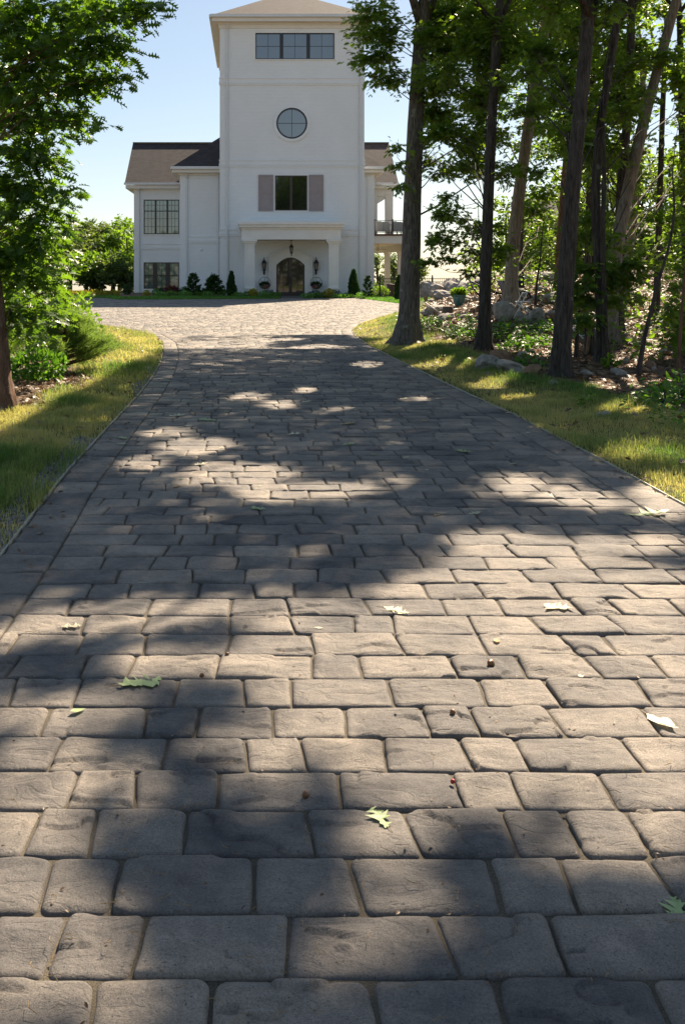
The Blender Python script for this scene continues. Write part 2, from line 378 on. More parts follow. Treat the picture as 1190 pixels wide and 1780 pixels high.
nx, ny = len(gx), len(gy)
idx = np.arange(nx * ny).reshape(ny, nx)
q = np.stack([idx[:-1, :-1], idx[:-1, 1:], idx[1:, 1:], idx[1:, :-1]], -1).reshape(-1, 4)
me = raw_mesh('ground', np.stack([GX, GY, GZ], -1), [q], {'grass': grassw(GX, GY)}, True)
props(link('ground', me, M['ground']), kind='structure')

# joint sand bed under the pavers, following the court outline
sy = np.arange(-3.5, 62.6, .25); V = []; 
ncol = 26
for y in sy:
    a, b = float(xl(y)), float(xr(min(y, 62)))
    for t in np.linspace(0, 1, ncol): V.append((a + (b - a) * t, y, -.0125 + .006 * (float(noise2((a + (b - a) * t) * 9, y * 9)) - .5)))
V = np.array(V); idx = np.arange(len(V)).reshape(len(sy), ncol)
q = np.stack([idx[:-1, :-1], idx[:-1, 1:], idx[1:, 1:], idx[1:, :-1]], -1).reshape(-1, 4)
c = V[q].mean(1); q = q[c[:, 1] < yback(c[:, 0]) + .1]
drv_sand = link('joint_sand', raw_mesh('joint_sand', V, [q], None, True), M['sand'])

# ============================================================ PAVERS
def Yp(py): return F * HC / (py - PY)
quads = []          # each (4,2): near-left, near-right, far-right, far-left
near_b = [Yp(1697) - .228] + [Yp(p) for p in (1697, 1586, 1487, 1405, 1340, 1280, 1227, 1178)]
near_j = [[160, 368, 655, 872, 1155], [103, 238, 500, 775, 972], [78, 198, 437, 617, 862, 985, 1160], [52, 163, 322, 543, 717, 880, 990],
          [130, 232, 382, 588, 795, 893, 1055], [102, 290, 432, 525, 670, 810, 908, 1100], [82, 252, 342, 472, 603, 740, 828, 965, 1128],
          [20, 138, 303, 427, 508, 680, 840, 960, 1120]]
bounds = list(near_b); y = near_b[0]
while y > -2.5: y -= .228; bounds.insert(0, y)
n_pre = len(bounds) - len(near_b)
y = bounds[-1]
while y < 64: y += .228 + rng.uniform(-.004, .004); bounds.append(y)
LEN = np.array([.19, .28, .36, .385]); LP = [.2, .3, .3, .2]
BW = .30
for r in range(len(bounds) - 1):
    y0, y1 = bounds[r], bounds[r + 1]; ym = (y0 + y1) / 2
    bl = BW if ym < 27 else 0; br_ = BW if ym < 37 else 0
    a0, a1 = float(xl(y0)) + bl, float(xl(y1)) + bl; b0, b1 = float(xr(y0)) - br_, float(xr(y1)) - br_
    if ym > 26: a0 = a1 = max((a0 + a1) / 2, -17.5)
    js = []
    k = r - n_pre
    if 0 <= k < len(near_j):
        js = [hx(p, ym) for p in near_j[k]]
    x = js[0] if js else rng.uniform(0, .3) - .5
    pre = []
    xx = x
    while xx > min(a0, a1): xx -= rng.choice(LEN, p=LP); pre.append(xx)
    post = []; xx = js[-1] if js else x
    while xx < max(b0, b1): xx += rng.choice(LEN, p=LP); post.append(xx)
    js = pre[::-1] + (js or [x]) + post
    js = np.array(js) + rng.uniform(-.008, .008, len(js)); js = js[(js > max(a0, a1) + .07) & (js < min(b0, b1) - .07)]
    sk = rng.uniform(-.012, .012, len(js)) if ym < 30 else np.zeros(len(js))
    n0 = np.concatenate([[a0], js - sk, [b0]]); n1 = np.concatenate([[a1], js + sk, [b1]])
    for i in range(len(n0) - 1):
        cx = (n0[i] + n0[i + 1]) / 2
        if ym > 55 and ym > yback(cx) - .12: continue
        quads.append([(n0[i], y0), (n0[i + 1], y0), (n1[i + 1], y1), (n1[i], y1)])
def border(fn, side, ya, yb):
    y = ya
    while y < yb:
        L = rng.choice([.28, .34, .38, .30]); 
        x0 = float(fn(y)); x1 = float(fn(y + .3)); L = L * .3 / sqrt((x1 - x0) ** 2 + .09); y2 = y + L
        x0, x2 = float(fn(y)), float(fn(y2))
        if side < 0: quads.append([(x0, y), (x0 + BW, y), (x2 + BW, y2), (x2, y2)])
        else: quads.append([(x0 - BW, y), (x0, y), (x2, y2), (x2 - BW, y2)])
        y = y2
border(xl, -1, -2.4, 27); border(xr, 1, -2.4, 37)
Q = np.array(quads)

def pavers(name, Q, nu, nv, bumps=True, parent=None):
    n = len(Q); off = rng.random((n, 2)) * 200
    Lu = np.linalg.norm(Q[:, 1] - Q[:, 0], axis=1); Lv = np.linalg.norm(Q[:, 3] - Q[:, 0], axis=1)
    gap = rng.uniform(.0024, .0058, n); gapv = rng.uniform(.0012, .0028, n)
    def ax(L, k):
        e = [0, 0, .006, .016] if k > 8 else ([0, 0, .012] if k > 4 else [0, 0, .01])
        e = np.array(e)[None] / L[:, None]
        m = k - 2 * e.shape[1]
        parts = [e]
        if m > 0:
            t = np.linspace(0, 1, m + 2)[1:-1]; a = e[:, -1:]; parts.append(a + (1 - 2 * a) * t[None])
        parts.append(1 - e[:, ::-1]); return np.concatenate(parts, 1)
    U = ax(Lu, nu)[:, None, :].repeat(nv, 1); Vv = ax(Lv, nv)[:, :, None].repeat(nu, 2)
    lu, lv = Lu[:, None, None], Lv[:, None, None]
    du, dv = np.minimum(U, 1 - U) * lu, np.minimum(Vv, 1 - Vv) * lv
    r = rng.uniform(.012, .030, n)[:, None, None]
    pu, pv = np.maximum(r - du, 0), np.maximum(r - dv, 0)
    l = np.sqrt(pu ** 2 + pv ** 2) + 1e-9; s_ = np.where((pu > 0) & (pv > 0), np.maximum(pu, pv) / l, 1)
    nu_, nv_ = r - pu * s_, r - pv * s_
    du2 = np.where(pu > 0, nu_, du) + gap[:, None, None] * (1 - S(du / (lu * .45))); dv2 = np.where(pv > 0, nv_, dv) + gapv[:, None, None] * (1 - S(dv / (lv * .45)))
    U2 = np.where(U < .5, du2 / lu, 1 - du2 / lu); V2 = np.where(Vv < .5, dv2 / lv, 1 - dv2 / lv)
    P = (Q[:, 0][:, None, None] * ((1 - U2) * (1 - V2))[..., None] + Q[:, 1][:, None, None] * (U2 * (1 - V2))[..., None]
         + Q[:, 2][:, None, None] * (U2 * V2)[..., None] + Q[:, 3][:, None, None] * ((1 - U2) * V2)[..., None])
    x, y = P[..., 0], P[..., 1]
    ox, oy = off[:, 0][:, None, None], off[:, 1][:, None, None]
    if bumps:
        w = .0060
        x = x + (fbm(x * 13 + ox, y * 13, 2) - .5) * w; y = y + (fbm(x * 13 + oy + 40, y * 11 + ox, 2) - .5) * w
    z = -.010 * np.exp(-np.minimum(du, dv) / .0045)
    z = z - .0015 * np.exp(-np.minimum(du, dv) / .02)
    z = z + rng.uniform(-.002, .002, n)[:, None, None] + rng.uniform(-.006, .006, n)[:, None, None] * (U - .5) + rng.uniform(-.005, .005, n)[:, None, None] * (Vv - .5)
    if bumps:
        z = z + (fbm(x * 5 + ox, y * 11 + oy, 4) - .5) * .022 * S(np.minimum(du, dv) / .04)
        n2 = fbm(x * 3.5 + oy, y * 8 + ox, 3)
        cr = 1 - np.minimum(1, np.abs(n2 - .5) / .022)
        msk = S((noise2(x * 5 + ox * 2, y * 5 + oy * 2) - .45) / .2)
        z = z - cr * .0045 * msk + np.where(n2 > .5, .008, 0) * S(np.abs(n2 - .5) / .012) * msk
    edge = np.zeros_like(z, bool); edge[:, 0, :] = edge[:, -1, :] = edge[:, :, 0] = edge[:, :, -1] = True
    z = np.where(edge, -.05, z)
    k = nu * nv; g = np.arange(k).reshape(nv, nu)
    f = np.stack([g[:-1, :-1], g[:-1, 1:], g[1:, 1:], g[1:, :-1]], -1).reshape(-1, 4)
    Fs = (f[None] + (np.arange(n) * k)[:, None, None]).reshape(-1, 4)
    rn = np.repeat(rng.random(n), k)
    me = raw_mesh(name, np.stack([x, y, z], -1).reshape(-1, 3), [Fs], {'rnd': rn}, True)
    return link(name, me, M['paver'], parent)
ym = Q[..., 1].mean(1); xm = Q[..., 0].mean(1)
dr = empty('driveway', (0.8, 0, 0), None, None); dr['kind'] = 'structure'
dr.location = (0, 0, 0)
for nm, sel, a, b in (('paving', ym < 4.6, 43, 31), ('paving', (ym >= 4.6) & (ym < 10), 21, 15), ('paving', (ym >= 10) & (ym < 24), 9, 7), ('paving', ym >= 24, 6, 6)):
    pavers(nm, Q[sel], a, b, a > 6, dr)
drv_sand.parent = dr
# thin restraint strip along both edges, and the dark stone walk at the entry
mb = MB()
for fn, s_ in ((xl, -1), (xr, 1)):
    ys = np.arange(-1, 26, .35)
    for a, b in zip(ys[:-1], ys[1:]):
        xa, xb = float(fn(a)) + s_ * .012, float(fn(b)) + s_ * .012
        mb.bar((xa, a, -.006), (xb, b, -.006), .008, .03)
mb.build('edge_strip', M['edging'], dr)
props(MB().box(1.95, 3.85, 62.6, 64.0, -.05, .06).build('entry_walk', M['walk']), kind='structure')

# ============================================================ LEAVES AND BLADES
def tpl(pts, fold=.25, droop=.18):
    """pts: (x, halfwidth) along the midrib -> vertices and quads"""
    V = []; Fq = []; n = len(pts)
    for x, w in pts: V.append((x, 0, -droop * x * x))
    for sgn in (1, -1):
        for x, w in pts: V.append((x + .10 * w, sgn * w, fold * w - droop * x * x))
    for i in range(n - 1):
        Fq.append((i, i + 1, n + i + 1, n + i)); Fq.append((i + 1, i, 2 * n + i, 2 * n + i + 1))
    return np.array(V, float), np.array(Fq)
OAK = tpl([(0, .015), (.10, .015), (.16, .10), (.22, .28), (.29, .12), (.34, .09), (.44, .40), (.50, .14), (.56, .10), (.67, .40), (.73, .13), (.78, .10), (.86, .22), (.90, .06), (1, .01)])
OAK2 = tpl([(0, .02), (.16, .10), (.24, .27), (.35, .09), (.48, .38), (.58, .10), (.72, .34), (.80, .10), (1, .01)])
LF = tpl([(0, .02), (.3, .26), (.65, .24), (1, .01)])
SPK = tpl([(0, .06), (.5, .10), (1, .01)], 0, .1)
OVAL = tpl([(0, .02), (.15, .14), (.4, .24), (.7, .20), (.9, .08), (1, .01)])
def unit(v): return v / (np.linalg.norm(v, axis=-1, keepdims=True) + 1e-9)
def inst(P, D, Nn, size, tp):
    D = unit(D); B = unit(np.cross(Nn, D)); Z = np.cross(D, B); L, f = tp
    V = P[:, None] + size[:, None, None] * (L[None, :, 0:1] * D[:, None] + L[None, :, 1:2] * B[:, None] + L[None, :, 2:3] * Z[:, None])
    k = len(L); return V.reshape(-1, 3), (f[None] + (np.arange(len(P)) * k)[:, None, None]).reshape(-1, 4), k
def leaf_obj(name, P, D, Nn, size, rnd, tp, mat, parent=None, off=(0, 0, 0)):
    V, f, k = inst(P, D, Nn, size, tp)
    return link(name, raw_mesh(name, V - np.array(off), [f], {'rnd': np.repeat(rnd, k)}, False), mat, parent)
def sprays(C, outd, n_per, spread, size, flat=.5):
    """leaf sprays: C centres, outd outward directions"""
    n = len(C)
    A = unit(outd + rng.normal(0, .45, (n, 3)) * [1, 1, .35])
    t = np.tile(np.linspace(-.5, .5, n_per), (n, 1)) + rng.normal(0, .07, (n, n_per))
    A2 = A[:, None].repeat(n_per, 1); side = unit(np.cross(A, [0, 0, 1.]))[:, None] * rng.choice([-1, 1], (n, n_per))[..., None]
    P = C[:, None] + A2 * (t * spread)[..., None] + side * rng.uniform(0, .12, (n, n_per))[..., None] * spread + rng.normal(0, .05, (n, n_per, 3)) * spread
    D = A2 * .7 + side * rng.uniform(.2, 1.1, (n, n_per))[..., None] + rng.normal(0, .25, (n, n_per, 3)) + [0, 0, -.12]
    Nn = np.array([0, 0, 1.]) + rng.normal(0, flat, (n, n_per, 3))
    r = np.clip(rng.random(n)[:, None] * .6 + rng.random((n, n_per)) * .4, 0, 1)
    sz = size * rng.uniform(.65, 1.2, (n, n_per))
    return P.reshape(-1, 3), D.reshape(-1, 3), Nn.reshape(-1, 3), sz.ravel(), r.ravel()

def blades(name, P, h, w, rnd, mat, bend=.5, parent=None, off=(0, 0, 0)):
    n = len(P); a = rng.uniform(0, 2 * pi, n); ln = rng.uniform(.1, bend, n)
    dx, dy = np.cos(a), np.sin(a); px_, py_ = -dy, dx
    z0 = P.copy(); mid = P + np.stack([dx * ln * h * .35, dy * ln * h * .35, h * .6], -1); tip = P + np.stack([dx * ln * h, dy * ln * h, h * (1 - .25 * ln)], -1)
    W = np.stack([px_, py_, 0 * px_], -1) * (w / 2)[:, None]
    V = np.stack([z0 - W, z0 + W, mid + W * .8, mid - W * .8, tip], 1).reshape(-1, 3)
    b = np.arange(n) * 5
    return link(name, raw_mesh(name, V - np.array(off), [np.stack([b, b + 1, b + 2, b + 3], -1), np.stack([b + 3, b + 2, b + 4], -1)], {'rnd': np.repeat(rnd, 5)}), mat, parent)

# lit patches on the paving, in photo pixels (centre, radii); everything else of the drive is shaded by the crowns
LIT = [(435, 690, 24, 8), (487, 703, 24, 7), (528, 678, 18, 5), (640, 633, 26, 5), (720, 694, 20, 5), (590, 710, 14, 4), (400, 825, 80, 27), (330, 775, 62, 13), (290, 752, 40, 8),
       (250, 805, 30, 9), (560, 850, 55, 12), (470, 858, 60, 14), (930, 848, 62, 16), (880, 832, 40, 10), (1010, 868, 55, 14), (690, 838, 22, 6), (640, 845, 25, 7),
       (1180, 880, 60, 16), (850, 935, 60, 10), (1080, 945, 120, 8), (960, 960, 150, 16), (900, 985, 170, 14), (1120, 1000, 110, 10), (820, 1010, 130, 12), (1050, 1040, 200, 30), (760, 1050, 180, 25),
       (560, 1060, 130, 22), (350, 1055, 120, 16), (150, 1075, 120, 14), (60, 1100, 70, 12), (880, 1080, 200, 30), (600, 1105, 140, 22), (1100, 1110, 130, 50), (300, 1050, 60, 15),
       (560, 1140, 120, 28), (290, 1150, 70, 20), (450, 1160, 80, 18), (720, 1160, 110, 34), (1080, 1160, 160, 40), (900, 1200, 130, 40), (600, 1215, 110, 30), (150, 1230, 60, 14), (40, 1240, 60, 22),
       (1080, 1250, 180, 60), (800, 1270, 150, 50), (620, 1260, 60, 24), (450, 1290, 90, 18), (720, 1340, 150, 45), (960, 1330, 160, 50), (1150, 1340, 90, 60), (60, 1310, 90, 36), (190, 1360, 60, 26),
       (270, 1395, 40, 14), (500, 1350, 60, 20), (1090, 1440, 130, 34), (680, 1440, 80, 32), (40, 1450, 55, 40), (120, 1460, 50, 26), (880, 1400, 60, 20), (1000, 1500, 70, 26), (700, 1500, 60, 30),
       (60, 1560, 130, 90), (180, 1600, 70, 60), (60, 1700, 140, 90), (200, 1740, 80, 50), (610, 1640, 90, 50), (330, 1540, 50, 26), (660, 1560, 60, 24), (1150, 1500, 60, 24), (430, 1420, 50, 20), (760, 1600, 60, 30), (940, 1480, 50, 24), (30, 1380, 60, 30)]
for px_, py_, rx_, ry_ in [(750, 588, 80, 12), (765, 634, 44, 8), (1080, 668, 80, 9), (655, 578, 40, 9), (800, 535, 60, 16), (850, 515, 70, 14), (775, 558, 50, 10), (900, 600, 60, 12), (960, 605, 40, 10), (1100, 622, 70, 12), (1120, 708, 70, 7), (940, 515, 70, 14),
        (1010, 560, 30, 14), (1140, 590, 60, 12), (780, 500, 60, 12), (1100, 560, 60, 12), (1160, 850, 40, 16), (1180, 800, 26, 8), (860, 668, 36, 6), (745, 545, 30, 8), (700, 600, 60, 9), (900, 690, 30, 4), (1110, 790, 50, 9), (820, 560, 50, 8), (880, 540, 40, 10)]:
    b_ = at(px_, py_); gy1 = b_[1] - KY * b_[2]; gx1 = b_[0] - KX * b_[2]
    LIT.append((PX + F * gx1 / gy1, PY + F * HC / gy1, rx_, ry_))
LIT = np.array(LIT, float)
def lit(gx_, gy_, jit=.03):
    gy_ = np.maximum(gy_, .6)
    gx_ = gx_ + rng.normal(0, jit, len(gx_)); gy_ = np.maximum(gy_ + rng.normal(0, jit * 1.2, len(gy_)), .6)
    px = PX + F * gx_ / gy_; py = PY + F * HC / gy_
    m = np.zeros(len(px), bool)
    wob = (noise2(gx_ * 5, gy_ * 5) - .5) * 1.1 + (noise2(gx_ * 13 + 5, gy_ * 13) - .5) * .7
    e_ = np.interp(gy_, [2.3, 3.0, 5, 9], [.022, .06, .07, .06]); ex = e_ * F / gy_; ey = e_ * F * HC / gy_ ** 2
    for cx, cy, rx, ry in LIT: m |= ((px - cx) / (rx + ex)) ** 2 + ((py - cy) / (ry + ey)) ** 2 < 1 + wob
    # open court in full sun, broken shade near its mouth, sunny left lawn
    far = (py < 584 + 16 * (noise2(gx_ * .8, gy_ * .3) - .3)) & (gx_ > -14) & (gx_ < np.minimum(xr(gy_) + .2, 7)) & (gy_ > 24.5)
    streak = (py > 588) & (py < 606) & (px < 620) & (px > 285) & (noise2(px / 70, py / 5) > .40)
    lawn = (gx_ < -2.45 + (gy_ - 8.9) * .055) & (gy_ > 8.4) & (gx_ > -9)
    return m | far | streak | lawn

trees = []
def cull(P, keep_off=False):  # leaves whose shadow would fall on a wanted sun patch are left out
    z = P[:, 2]; g = lit(P[:, 0] - KX * z, P[:, 1] - KY * z)
    return ~g
def shade_score(q):
    q = np.concatenate([q[:-1] + (q[1:] - q[:-1]) * t for t in (0, .2, .4, .6, .8)]); return lit(q[:, 0] - KX * q[:, 2], q[:, 1] - KY * q[:, 2]).sum()
def tree(name, label, base, tops, r_px, blobs, leaf=.13, tp=OAK2, bark='bark', lmat='oak', group=None, dens=1.0, n_per=8, spread=.34, grow=9.0, forks=(), dy=0.0, flare=1.5, cullit=True, limb=.6, cat='tree'):
    """base / tops: places of the trunk in the photo; blobs: (px, py, Y, rx_px, ry_px) foliage masses"""
    b = at(*base) if len(base) == 2 else np.array(base[2]); Z = b[1]
    pts = [b - [0, 0, .25]] + [b]
    for i, (px, py) in enumerate(tops): zz = hz(py, Z + dy * (i + 1)); pts.append(np.array([hx(px, Z + dy * (i + 1)), Z + dy * (i + 1), zz]))
    d = pts[-1] - pts[-2]; d = d / max(np.linalg.norm(d), 1e-6)
    best = None
    for _ in range(24 if grow > 6 else 1):
        ex_ = [pts[-1]]
        for k in range(1, 4): ex_.append(ex_[-1] + (d * .85 + [rng.normal(0, .12), rng.normal(0, .12), .15]) * grow / 3)
        sc_ = shade_score(np.array(ex_))
        if best is None or sc_ < best[0]: best = (sc_, ex_[1:])
    pts += best[1]
    pts = np.array(pts)
    # resample smoothly
    s_ = np.concatenate([[0], np.cumsum(np.linalg.norm(np.diff(pts, axis=0), axis=1))]); tt = np.linspace(0, s_[-1], 34); tt = np.sort(np.concatenate([tt, [s_[1], s_[1] + .18, s_[1] + .45, s_[1] + .8]]))
    pp = np.stack([np.interp(tt, s_, pts[:, i]) for i in range(3)], -1)
    for _ in range(2): pp[1:-1] = pp[1:-1] * .5 + (pp[:-2] + pp[2:]) * .25
    r0 = r_px * Z / F / 2; rr = r0 * (1 - .82 * (tt / tt[-1]) ** .85) * (1 + (flare - 1) * np.exp(-np.maximum(tt - s_[1], 0) / .22))
    hi = pp[:, 2] - pts[-4][2]; rr = rr * np.where(hi > 0, np.maximum(.38, 1 - hi / 1.2 * .6), 1)
    mb = MB(); mb.tube(pp, rr, 22 if r0 > .1 else 8, rough=.07, seed=len(trees) + 1, lobes=.55 * np.exp(-np.maximum(tt - s_[1], 0) / .28))
    if grow > 6:
        for sg in (-1, 1):
            q0 = pts[-4]; cand = []
            for _ in range(20):
                e_ = q0 + [sg * rng.uniform(.3, 1.9), rng.uniform(-1.4, 1.4), rng.uniform(1.8, 3.2)]; L_ = np.array([q0 - [0, 0, .3], (q0 + e_) / 2 + [sg * .25, 0, -.1], e_, e_ + [sg * .5, .2, 1.8]]); cand.append((shade_score(L_), L_))
            L_ = min(cand, key=lambda c: c[0])
            if L_[0] < 5: mb.tube(L_[1], [r0 * .42, r0 * .32, r0 * .2, .02], 8)
    root = empty(name, b, label, cat, group)
    Ps = []
    for (px, py, Y, rx, ry) in blobs:
        c_ = np.array([hx(px, Y), Y, hz(py, Y)]); R = np.array([rx * Y / F, max(rx, ry) * Y / F * .9, ry * Y / F])
        # limb from the trunk
        hgt = max(b[2] + .8, c_[2] - .35 * np.linalg.norm(c_[:2] - b[:2]) - .3)
        i = int(np.argmin(np.abs(pp[:, 2] - hgt))); p0 = pp[i]
        if rng.random() < .85 and (c_[2] < 5.5 or not cullit or shade_score(np.array([p0, c_])) < 3):
            mid = (p0 + c_) / 2 + rng.normal(0, .12, 3) + [0, 0, .15]
            r1 = min(rr[i] * .3, .012 + .011 * np.linalg.norm(c_ - p0)) * limb
            mb.tube([p0, p0 * .6 + mid * .4 + rng.normal(0, .04, 3), mid, (mid + c_) / 2 + rng.normal(0, .06, 3), c_], [r1, r1 * .8, r1 * .6, r1 * .4, r1 * .15], 6)
            for _ in range(3):
                e = c_ + rng.normal(0, .6, 3) * R; mb.tube([mid * .3 + c_ * .7, (c_ + e) / 2 + rng.normal(0, .03, 3), e], [r1 * .35, r1 * .2, .004], 5, False)
        nl = dens * pi * rx * ry / ((leaf * F / Y) ** 2 * .046)
        ns = max(int(nl / n_per), 3)
        u = unit(rng.normal(0, 1, (ns, 3))) * (rng.random(ns) ** .5 * np.where(rng.random(ns) < .22, rng.uniform(1, 1.55, ns), 1))[:, None]
        C = c_ + u * R * (1 + .35 * (rng.random((ns, 1)) - .5)); Ps.append((C, unit(u * [1, 1, .3] + unit(C - b) * [.5, .5, 0])))
    for fk in forks: mb.tube(fk[0], fk[1], 8, rough=.05)
    root['_b'] = [float(v) for v in b]
    trees.append(dict(root=root, b=b, leaf=leaf, mat=lmat, tp=tp, sp=[], top=pp[-6:], mb=mb, bark=bark, cullit=cullit))
    if Ps:
        C = np.concatenate([p[0] for p in Ps]); O = np.concatenate([p[1] for p in Ps])
        L = sprays(C, O, n_per, spread, leaf); trees[-1]['sp'].append(L)
    return trees[-1]
def finish_trees():
    for t in trees:
        b = t['b']; t['mb'].build('trunk', M[t['bark']], t['root'], True, b)
        if t['sp']:
            P, D, Nn, s_, r = [np.concatenate([a[i] for a in t['sp']]) for i in range(5)]
            k = np.ones(len(P), bool)
            if t['cullit']: k = cull(P + unit(D) * s_[:, None] * .5)
            if k.mean() < .35: k |= rng.random(len(P)) < .4
            k &= P[:, 2] > T(P[:, 0], P[:, 1]) + .15
            leaf_obj('crown', P[k], D[k], Nn[k], s_[k], r[k], t['tp'], M[t['mat']], t['root'], b)
        del t['root']['_b']
# ============================================================ HOUSE
house = empty('house', (2.8, 70, 0), 'large white painted brick house with a square tower, brown shingle roofs and black windows', 'house')
HO = (2.8, 70, 0)
def hb(mb, name, mat, parent=None, smooth=False):
    return mb.build(name, M[mat], parent or house, smooth, HO)
def sub(mb, name, mat, parent, smooth=False): return mb.build(name, M[mat], parent, smooth, HO)

YT, YP, YW = 64.0, 66.0, 73.0
tx0, tx1 = hx(382, YT), hx(633, YT)
wT = [(hx(444, YT), hx(581, YT), hz(103, YT), hz(57, YT)), (hx(478, YT), hx(534, YT), hz(366, YT), hz(305, YT))]
t_ = MB().wall(tx0, tx1, -.2, 18.62, YT, wT, .16)
t_.add([(tx0, YT, -.2), (tx0, 78.5, -.2), (tx0, 78.5, 18.62), (tx0, YT, 18.62)], [(0, 1, 2, 3)])
t_.add([(tx1, YT, -.2), (tx1, 78.5, -.2), (tx1, 78.5, 18.62), (tx1, YT, 18.62)], [(3, 2, 1, 0)])
t_.add([(tx0, 78.5, -.2), (tx1, 78.5, -.2), (tx1, 78.5, 18.62), (tx0, 78.5, 18.62)], [(3, 2, 1, 0)])
hb(t_, 'tower_wall', 'brick')
# left projection and left wing, right projection
px0 = hx(313, YP); wx0 = hx(233, YW)
w_ = MB(); w_.box(px0, tx0 + .3, YP, YW + 4, -.2, 8.7); w_.box(px0 - .0, px0 + .55, YP - .05, YP + .3, -.2, 8.62)
hb(w_, 'side_wall', 'brick')
wW = [(hx(250, YW), hx(311.5, YW), hz(407, YW), hz(347, YW)), (hx(250, YW), hx(311.5, YW), hz(502, YW), hz(456, YW))]
w_ = MB().wall(wx0, px0 + .3, -.2, 8.35, YW, wW, .16)
w_.add([(wx0, YW, -.2), (wx0, 82, -.2), (wx0, 82, 8.35), (wx0, YW, 8.35)], [(0, 1, 2, 3)])
w_.add([(wx0, 82, -.2), (tx0, 82, -.2), (tx0, 82, 8.35), (wx0, 82, 8.35)], [(3, 2, 1, 0)])
w_.add([(wx0, YW, 8.35), (wx0, 82, 8.35), (wx0, 77.5, 11.8)], [(0, 1, 2)])
hb(w_, 'wing_wall', 'brick')
w_ = MB().box(tx1 - .3, 8.62, YP, YW + 3, -.2, 8.7); w_.box(8.2, 8.68, YP - .06, YP + .35, -.2, 8.6)
hb(w_, 'side_wall', 'brick')
# roofs
def roof(name, V, Fs, th=.12):
    mb = MB(); n = len(V); mb.add(list(V) + [(x, y, z - th) for x, y, z in V], list(Fs) + [tuple(i + n for i in f[::-1]) for f in Fs]); return hb(mb, name, 'shingle')
ex0, ex1, ey0, ey1, ez = -2.64, 8.32, 63.4, 79.1, 19.02
k = (ex1 - ex0) / 2; az = ez + k * .58
r1 = roof('tower_roof', [(ex0, ey0, ez), (ex1, ey0, ez), (ex1, ey1, ez), (ex0, ey1, ez), ((ex0 + ex1) / 2, ey0 + k, az), ((ex0 + ex1) / 2, ey1 - k, az)],
     [(0, 1, 4), (1, 2, 5, 4), (2, 3, 5), (3, 0, 4, 5)])
px1, pY, pz = 9.34, 65.4, 8.98; qx0 = -5.5; k = (px1 - qx0) / 2
r2 = roof('hip_roof', [(qx0, pY, pz), (px1, pY, pz), ((qx0 + px1) / 2, pY + k, pz + .78 * k), ((qx0 + px1) / 2, 80, pz + .78 * k), (qx0, 80, pz), (px1, 80, pz)], [(0, 1, 2), (0, 2, 3, 4), (1, 5, 3, 2)])
r3 = roof('gable_roof', [(-9.66, 72.4, 8.55), (11.4, 72.4, 8.55), (11.4, 77.5, 12.32), (-9.66, 77.5, 12.32), (11.4, 82.6, 8.55), (-9.66, 82.6, 8.55)], [(0, 1, 2, 3), (3, 2, 4, 5)])
mb = MB(); mb.bar((-9.66, 77.5, 12.36), (11.4, 77.5, 12.36), .3, .06)
sub(mb, 'ridge_cap', 'frame', r3)
# soffits and gutters
s_ = MB(); s_.box(ex0 + .04, ex1 - .04, ey0 + .04, ey1 - .04, ez - .40, ez - .13); s_.box(tx0 - .12, tx1 + .12, YT - .12, 78.6, ez - .52, ez - .403); s_.box(tx0 - .07, tx1 + .07, YT - .06, 78.55, ez - .75, ez - .523)
hb(s_, 'tower_soffit', 'soffit')
s_ = MB(); s_.box(qx0 + .05, px1 - .05, pY + .05, 79.8, pz - .36, pz - .13); s_.box(px0 - .12, 8.75, YP - .12, YP + .2, pz - .5, pz - .363)
s_.box(-9.6, qx0 + .04, 72.45, 82.5, 8.14, 8.40); s_.box(px1 - .04, 11.35, 72.45, 82.5, 8.14, 8.40)
hb(s_, 'soffit', 'soffit')
g_ = MB(); g_.box(ex0 - .03, ex1 + .03, ey0 - .14, ey0 - .003, ez - .14, ez + .05); hb(g_, 'gutter', 'gutter')
g_ = MB(); g_.box(qx0 - .03, px1 + .03, pY - .14, pY - .003, pz - .14, pz + .05); hb(g_, 'gutter', 'gutter')
g_ = MB(); g_.box(-9.7, qx0 + .5, 72.26, 72.397, 8.41, 8.58); hb(g_, 'gutter', 'gutter')
g_ = MB(); g_.box(px1 - .5, 11.42, 72.26, 72.397, 8.41, 8.58); hb(g_, 'gutter', 'gutter')
g_ = MB(); g_.box(ex0 - .14, ex0 - .003, ey0, ey1, ez - .14, ez + .05); hb(g_, 'gutter', 'gutter')
# downspouts
for px, Y, z1 in ((395, YT, 18.5), (625, YT, 18.5), (324.5, YP, 8.6), (379, YP, 8.6), (242, YW, 8.3)):
    x = hx(px, Y); d = MB().box(x - .05, x + .05, Y - .13, Y - .03, .05, z1 - .35); d.bar((x, Y - .08, z1 - .36), (x, Y - .42, z1), .1, .08)
    for zz in np.arange(1.5, z1 - 1, 3): d.box(x - .07, x + .07, Y - .14, Y - .002, zz, zz + .04)
    hb(d, 'downspout', 'gutter')
# belt courses: three raised lines each
def belt(x0, x1, Y, pys, side=None):
    m = MB(); zt, zb = hz(pys[0], Y), hz(pys[1], Y)
    m.box(x0 - .03, x1 + .03, Y - .03, Y + .02, zb, zt)
    for z in (zt, zb, (zt + zb) / 2 - .08): m.box(x0 - .06, x1 + .06, Y - .07, Y + .021, z - .035, z + .035)
    hb(m, 'belt_course', 'brick')
belt(tx0, tx1, YT, (136, 147)); belt(tx0, tx1, YT, (278.5, 289)); belt(tx0, tx1, YT, (399, 410))
belt(px0 + .6, tx0 - .08, YP, (411, 421)); belt(wx0, px0 - .02, YW, (424, 433)); belt(8.7, 8.62, YP, (402, 410))
m_ = MB(); m_.box(px0 + .58, tx0 - .01, YP - .04, YP + .01, hz(310, YP), hz(307, YP)); hb(m_, 'belt_course', 'brick')

